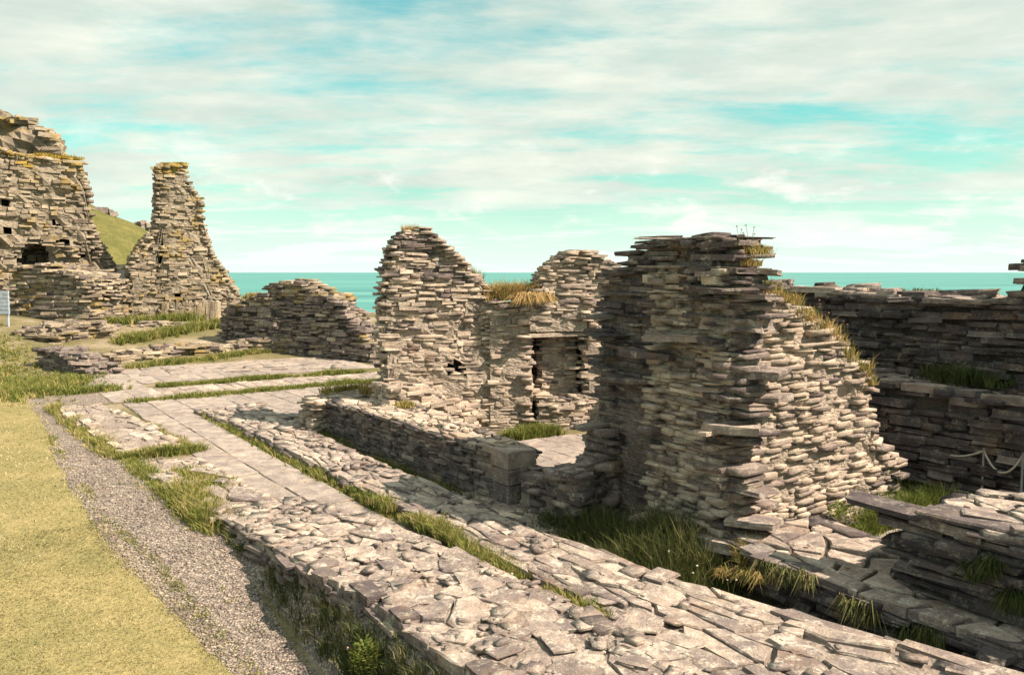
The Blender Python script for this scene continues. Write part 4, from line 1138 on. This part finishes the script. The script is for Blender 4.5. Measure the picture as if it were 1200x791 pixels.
G_ = 'grass'
verge('verge_grass', 'tufted grass line growing in the gutter between the flagstone walk and the long low wall',
      [dict(a=(7.4, 3.72), b=(15.0, 3.72), w=.10, n=1100, h=.10, bl=10, tone=(.0, .95), gap=-.4, bw=.005),
       dict(a=(4.2, 3.71), b=(7.8, 3.73), w=.07, n=900, h=.10, bl=10, tone=(.1, 1.0), bw=.004, z=.07, gap=-.38),
       dict(a=(4.4, 3.71), b=(9, 3.73), w=.06, n=160, h=.05, bl=14, tone=(0, .35), bw=.008, z=.08, gap=-.1, lean=1.2),
       dict(a=(5.6, 3.70), b=(6.6, 3.73), w=.09, n=140, h=.14, bl=12, tone=(.3, 1.0), bw=.004, z=.06)], 'green', seed=2)
verge('verge_grass', 'shaded grass strip at the foot of the knee high dark sided wall',
      [dict(a=(6.9, 4.68), b=(12.3, 4.68), w=.11, n=900, h=.15, bl=9, tone=(.1, .8), gap=-.7),
       dict(a=(6.9, 4.55), b=(12.3, 4.55), w=.06, n=250, h=.10, bl=9, tone=(.5, .95))], 'green', seed=3)
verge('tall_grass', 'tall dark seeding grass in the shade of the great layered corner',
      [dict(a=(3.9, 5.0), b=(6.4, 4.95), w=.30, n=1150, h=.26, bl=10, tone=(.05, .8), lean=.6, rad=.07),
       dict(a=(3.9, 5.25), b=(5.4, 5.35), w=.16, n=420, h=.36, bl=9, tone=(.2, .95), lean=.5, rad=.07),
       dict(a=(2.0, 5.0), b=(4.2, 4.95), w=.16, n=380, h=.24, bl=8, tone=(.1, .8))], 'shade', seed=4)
verge('dry_grass', 'straw coloured grass clump at the front foot of the great corner',
      [dict(a=(4.25, 5.36), b=(4.45, 5.62), w=.10, n=110, h=.17, bl=12, tone=(.0, .6), z=.08, z2=.18, lean=.9),
       dict(a=(4.0, 5.2), b=(4.4, 5.25), w=.06, n=60, h=.2, bl=10, tone=(.1, .8), z=.1, z2=.0, lean=1.0, droop=.6)], 'dry', seed=5)
verge('green_clump', 'bright green grassy clump at the base of the sunlit right face',
      [dict(a=(4.38, 6.75), b=(4.42, 7.95), w=.13, n=420, h=.22, bl=10, tone=(0, .55), lean=.9, bw=.005),
       dict(a=(4.30, 7.9), b=(4.3, 8.5), w=.16, n=200, h=.26, bl=10, tone=(0, .4))], 'green', seed=6)
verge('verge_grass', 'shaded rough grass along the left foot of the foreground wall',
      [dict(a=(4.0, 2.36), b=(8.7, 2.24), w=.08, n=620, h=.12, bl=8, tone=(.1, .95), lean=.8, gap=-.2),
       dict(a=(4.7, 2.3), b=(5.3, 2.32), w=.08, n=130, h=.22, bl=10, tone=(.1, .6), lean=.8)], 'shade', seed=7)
verge('verge_grass', 'sunny grass tuft at the far end of the foreground wall beside the path',
      [dict(a=(8.4, 2.05), b=(11.8, 1.98), w=.13, n=700, h=.10, bl=10, tone=(.15, .8), bw=.005),
       dict(a=(8.3, 2.12), b=(9.6, 2.15), w=.17, n=420, h=.16, bl=12, tone=(.2, 1.0), bw=.005),
       dict(a=(9.4, 2.5), b=(10.6, 2.4), w=.22, n=260, h=.05, bl=10, tone=(.3, .9), bw=.005, z=.05)], 'green', seed=8)
verge('lawn_fringe', 'ragged fringe of longer grass and creeping weeds along the lawn edge',
      [dict(a=(4, 1.83), b=(6, 1.76), w=.035, n=240, h=.045, bl=8, tone=(.2, .9), gap=-.3), dict(a=(6, 1.76), b=(9, 1.30), w=.05, n=300, h=.045, bl=8, tone=(.2, .9), gap=-.3),
       dict(a=(9, 1.26), b=(14, 1.24), w=.05, n=300, h=.045, bl=8, tone=(.2, .9), gap=-.3, bw=.006),
       dict(a=(6, 2.0), b=(13, 1.6), w=.16, n=90, h=.04, bl=8, tone=(.0, .6), gap=.0, bw=.006)], 'green', seed=30)
verge('verge_grass', 'grass ring around the raised patch of rough stones',
      [dict(a=(12.0, 1.85), b=(17.2, 1.62), w=.14, n=800, h=.13, bl=10, tone=(.3, 1.0), bw=.006),
       dict(a=(11.9, 1.9), b=(11.8, 2.9), w=.12, n=400, h=.12, bl=10, tone=(.15, .9), bw=.006),
       dict(a=(12.0, 2.85), b=(14.5, 2.7), w=.07, n=160, h=.08, bl=9, tone=(.4, 1.0), bw=.006)], 'green', seed=9)
verge('rough_grass', 'rough green grass slope at the far left end of the lawn',
      [dict(a=(19.0, .9), b=(21.5, 2.3), w=.7, n=1500, h=.16, bl=9, tone=(.1, .9), bw=.008),
       dict(a=(19.0, .6), b=(27, .5), w=1.5, n=2200, h=.12, bl=8, tone=(.2, .9), bw=.009),
       dict(a=(19.2, 1.4), b=(18.9, 3.0), w=.25, n=420, h=.2, bl=9, tone=(.05, .7), bw=.008)], 'green', seed=10)
verge('verge_grass', 'two grassy bands running across the far flagstones',
      [dict(a=(17.0, 3.0), b=(17.0, 8.3), w=.20, n=1300, h=.11, bl=9, tone=(.1, .75), bw=.007),
       dict(a=(18.9, 3.9), b=(18.9, 8.6), w=.20, n=1100, h=.12, bl=9, tone=(.1, .75), bw=.008),
       dict(a=(22.6, 3.9), b=(24.4, 9.2), w=.25, n=1000, h=.15, bl=9, tone=(.1, .9), bw=.009)], 'green', seed=11)
verge('verge_grass', 'grass and weeds at the foot of the far sunlit walls',
      [dict(a=(26.3, 4.3), b=(29.0, 8.2), w=.35, n=1000, h=.25, bl=9, tone=(.1, .9), bw=.011),
       dict(a=(25.0, 8.6), b=(22.4, 10.6), w=.25, n=700, h=.22, bl=9, tone=(.1, .8), bw=.010),
       dict(a=(30.5, 4.5), b=(30.5, 7.5), w=.4, n=400, h=.3, bl=9, tone=(.1, .8), bw=.012)], 'green', seed=12)
x0, y0 = P(10.9, v_at(583)); x1, y1 = P(10.5, v_at(640)); zA = z_at(590, 352); zB = z_at(640, 350)
verge('grass_tuft', 'orange and green grass tuft on top of the wall above the window',
      [dict(a=(x0, y0), b=(x1, y1), xy=1, w=.20, n=330, h=.30, bl=12, tone=(.1, 1.0), z=zA, z2=zB, lean=.9, bw=.007, rad=.06),
       dict(a=(x0 + .5, y0 - .3), b=(x1 + .1, y1 - .35), xy=1, w=.08, n=110, h=.22, bl=12, tone=(.4, 1.0), z=zA, z2=zB + .02, lean=1.2, droop=.8, bw=.007)], 'dry', seed=13)
x, y, z_ = at(482, 270, 13.0)
verge('grass_tuft', 'tiny dry tuft on the very top of the pointed gable', [dict(a=(x - .1, y), b=(x + .1, y), xy=1, w=.05, n=30, h=.12, bl=10, tone=(.4, 1), z=z_ - .02)], 'dry', seed=14)
x, y, z_ = at(552, 322, 13.8)
verge('grass_tuft', 'small ochre tuft on the sloping right shoulder of the gable', [dict(a=(x - .1, y), b=(x + .12, y), xy=1, w=.06, n=50, h=.16, bl=10, tone=(.1, .8), z=z_ + .03, z2=z_ - .08)], 'dry', seed=15)
verge('grass_tuft', 'green and rusty tufts on the far end of the knee high wall',
      [dict(a=(12.0, 5.5), b=(11.2, 5.9), w=.16, n=170, h=.16, bl=10, tone=(.1, .9), z=.60, z2=.58, bw=.006),
       dict(a=(12.3, 5.0), b=(12.5, 5.6), w=.12, n=90, h=.12, bl=10, tone=(0, .5), z=.58, bw=.006),
       dict(a=(10.4, 5.4), b=(10.6, 5.5), w=.1, n=60, h=.08, bl=10, tone=(0, .5), z=.58, bw=.006)], 'dry', seed=16)
verge('grass_tuft', 'green grass inside the room below the window wall',
      [dict(a=(9.9, 6.9), b=(9.9, 7.7), w=.16, n=330, h=.16, bl=10, tone=(0, .7), bw=.006),
       dict(a=(9.2, 8.5), b=(9.4, 8.9), w=.12, n=130, h=.28, bl=10, tone=(0, .3), bw=.007)], 'green', seed=17)
verge('grass_tuft', 'dry grass and moss on the crown of the great corner',
      [dict(a=(5.1, 5.9), b=(5.9, 6.1), w=.14, n=110, h=.035, bl=8, tone=(.1, .7), z=2.80, z2=2.76),
       dict(a=(4.62, 5.85), b=(4.9, 5.95), w=.10, n=90, h=.06, bl=9, tone=(0, .7), z=2.66, z2=2.7),
       dict(a=(4.62, 5.75), b=(4.9, 5.7), w=.06, n=60, h=.06, bl=10, tone=(.3, .9), z=2.56)], 'dry', seed=18)
verge('grass_tuft', 'yellow grass and rusty weeds down the sloping top right of the great corner',
      [dict(a=(4.75, 6.0), b=(4.85, 6.55), w=.14, n=150, h=.12, bl=9, tone=(0, .75), z=2.36, z2=2.2, lean=1.0, gap=-.2),
       dict(a=(4.7, 6.6), b=(4.75, 7.3), w=.10, n=80, h=.10, bl=8, tone=(0, 1.0), z=2.14, z2=1.75, lean=.8, gap=-.1),
       dict(a=(4.7, 7.25), b=(4.7, 7.7), w=.08, n=80, h=.10, bl=9, tone=(0, .5), z=1.72, z2=1.35)], 'dry', seed=19)
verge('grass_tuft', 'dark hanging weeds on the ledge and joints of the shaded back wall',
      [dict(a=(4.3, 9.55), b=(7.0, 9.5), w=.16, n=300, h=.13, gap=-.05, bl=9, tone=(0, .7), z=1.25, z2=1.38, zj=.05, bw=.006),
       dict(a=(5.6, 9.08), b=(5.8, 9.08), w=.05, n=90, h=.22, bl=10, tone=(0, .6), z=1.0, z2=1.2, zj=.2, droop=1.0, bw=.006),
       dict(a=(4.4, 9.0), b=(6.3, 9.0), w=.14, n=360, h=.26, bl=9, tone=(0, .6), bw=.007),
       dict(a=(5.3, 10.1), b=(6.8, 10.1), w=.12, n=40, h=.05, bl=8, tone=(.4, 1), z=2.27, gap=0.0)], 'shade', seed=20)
verge('grass_tuft', 'green tuft where the sloping wall meets the shaded ledge', [dict(a=(6.2, 8.9), b=(6.3, 9.2), w=.12, n=110, h=.18, bl=10, tone=(0, .6), z=1.33, bw=.006)], 'green', seed=21)
verge('hanging_grass', 'withered grass tufts hanging down the dark face of the platform and right block',
      [dict(a=(3.6, 5.27), b=(4.05, 5.27), w=.04, n=34, h=.2, bl=10, tone=(.4, 1), z=.18, zj=.04, z2=.14, droop=.9, dir=(-BX, -BY)),
       dict(a=(3.1, 5.27), b=(3.35, 5.27), w=.03, n=26, h=.2, bl=10, tone=(.4, .95), z=.1, zj=.04, z2=.1, droop=.9, dir=(-BX, -BY)),
       dict(a=(2.65, 5.29), b=(2.95, 5.29), w=.03, n=30, h=.2, bl=10, tone=(.3, .8), z=.08, zj=.05, z2=.0, droop=.9, dir=(-BX, -BY)),
       dict(a=(2.3, 5.6), b=(2.4, 5.6), w=.02, n=30, h=.16, bl=10, tone=(.1, .7), z=.4, zj=.05, z2=.35, droop=.8, dir=(-BX, -BY)),
       dict(a=(2.45, 5.55), b=(2.6, 5.55), w=.02, n=30, h=.16, bl=10, tone=(.1, .7), z=.6, zj=.05, z2=.5, droop=.8, dir=(-BX, -BY))], 'shade', seed=22)
x, y, z_ = at(205, 191, 31)
x2, y2, z2_ = at(234, 232, 30.8)
verge('golden_moss', 'golden moss capping the tall lone stack',
      [dict(a=(x - .45, y), b=(x + .35, y), xy=1, w=.12, n=130, h=.07, bl=8, tone=(0, 1), z=z_ - .04, bw=.02, rad=.1),
       dict(a=(x2 - .3, y2), b=(x2 + .0, y2), xy=1, w=.1, n=80, h=.08, bl=8, tone=(.2, 1), z=z2_ + .02, z2=z2_ - .05, bw=.02, rad=.1)], 'golden', cat='moss', seed=23)
x, y, z_ = at(70, 187, 31.2)
verge('golden_moss', 'golden moss and turf along the shoulder of the big left ruin',
      [dict(a=(x - 1.2, y + .3), b=(x + .6, y), xy=1, w=.25, n=260, h=.16, bl=8, tone=(0, .9), z=z_ + .1, z2=z_, bw=.02, rad=.12)], 'golden', cat='moss', seed=24)
x, y, z_ = at(310, 350, 25)
verge('grass_tuft', 'yellow green growth on the low end of the dark stepped wall',
      [dict(a=(x - .5, y), b=(x + .3, y + .3), xy=1, w=.15, n=130, h=.2, bl=8, tone=(.1, .9), z=z_, bw=.015, rad=.1)], 'dry', seed=25)

# broad-leaved weeds and small flowers
def stems(name, label, spots, petal, seed):
    r = random.Random(seed); t_ = thing(name, label, 'flower', spots[0])
    l0 = np.array(spots[0])
    for (x, y, z) in spots:
        h = r.uniform(.10, .2); lx, ly = r.uniform(-.03, .03), r.uniform(-.03, .03)
        V, Fc = tube([(x, y, z - .02), (x + lx * .5, y + ly * .5, z + h * .6), (x + lx, y + ly, z + h)], .0018, 4)
        link('stem', mesh_from('stem', np.array(V) - l0, Fc, M['dry']), t_)
        V = []; Fc = []
        for k in range(14):
            a = r.uniform(0, 6.28); e = r.uniform(-.2, 1.2); d = Vector((math.cos(a) * math.cos(e), math.sin(a) * math.cos(e), math.sin(e))) * r.uniform(.009, .014)
            s_ = d.cross(Vector((.3, .2, 1))).normalized() * .005; c = Vector((x + lx, y + ly, z + h)); o_ = len(V)
            V += [tuple(c), tuple(c + d * .7 + s_), tuple(c + d), tuple(c + d * .7 - s_)]; Fc.append((o_, o_ + 1, o_ + 2, o_ + 3))
        link('flower_head', mesh_from('flower_head', np.array(V) - l0, Fc, M[petal]), t_)
def uvz(u, v, z): return (*P(u, v), z)
stems('thrift', 'thin stalks of faded pink flowers on the crown of the great corner', [uvz(4.75 + .04 * k, 5.9 + .03 * (k % 3), 2.72) for k in range(6)], 'pink', 1)
r_ = random.Random(2)
stems('thrift', 'rusty pink flower heads on the sloping right shoulder of the great corner', [uvz(4.7 + r_.uniform(-.05, .1), 6.5 + .11 * k, 2.22 - .052 * k * 1.0) for k in range(9)], 'pink', 2)
stems('wild_flowers', 'pale pink flowers in the shaded grass at the foot of the foreground wall', [uvz(5.05 + r_.uniform(-.2, .2), 2.2 + r_.uniform(-.06, .06), -.28) for k in range(5)], 'pink', 3)
stems('wild_flowers', 'white daisies in the tall grass below the great corner', [uvz(4.6 + r_.uniform(-.5, .6), 5.0 + r_.uniform(-.15, .15), -.02) for k in range(6)], 'white', 4)

def bush(name, label, x, y, z, rad, h, n, seed, mat='green'):
    r = random.Random(seed); V = []; loops = []; Fc = []; tn = []
    for _ in range(n):
        a = r.uniform(0, 6.28); q = rad * math.sqrt(r.random()); zz = h * r.random() * (1 - .5 * q / rad)
        c = Vector((x + q * math.cos(a), y + q * math.sin(a), z + zz)); d = Vector((math.cos(a + r.uniform(-1, 1)), math.sin(a + r.uniform(-1, 1)), r.uniform(.1, 1.1))).normalized() * r.uniform(.02, .05)
        s_ = d.cross(Vector((0, .1, 1))).normalized() * d.length * .3; o_ = len(V)
        V += [tuple(c), tuple(c + d * .5 + s_), tuple(c + d), tuple(c + d * .5 - s_)]; Fc.append((o_, o_ + 1, o_ + 2, o_ + 3)); tn.append(r.random() * .6)
    o = link(name, mesh_from(name, V, Fc, M[mat], tn)); tag(o, label, 'plant')
x, y = P(4.95, 2.24)
bush('leafy_plant', 'small bright leafy plant catching the sun against the shaded foreground wall', x, y, -.16, .09, .22, 420, 1)
x, y = P(4.35, 6.75)
bush('leafy_plant', 'broad leaved weed at the left end of the bright green clump', x, y, .2, .12, .2, 300, 2)
x, y = P(6.2, 4.85)
bush('leafy_plant', 'low leafy herb in the shaded grass beside the doorway jamb', x, y, .0, .2, .2, 400, 3, 'shade')

tr = 0
for o in bpy.data.objects:
    if o.type == 'MESH': tr += sum(max(0, len(p.vertices) - 2) for p in o.data.polygons) if len(o.data.polygons) < 3000 else len(o.data.polygons) * 2
open('/tmp/stat.txt', 'w').write(str(tr)) if False else None
print('objects', len(bpy.data.objects), 'tris~', tr)
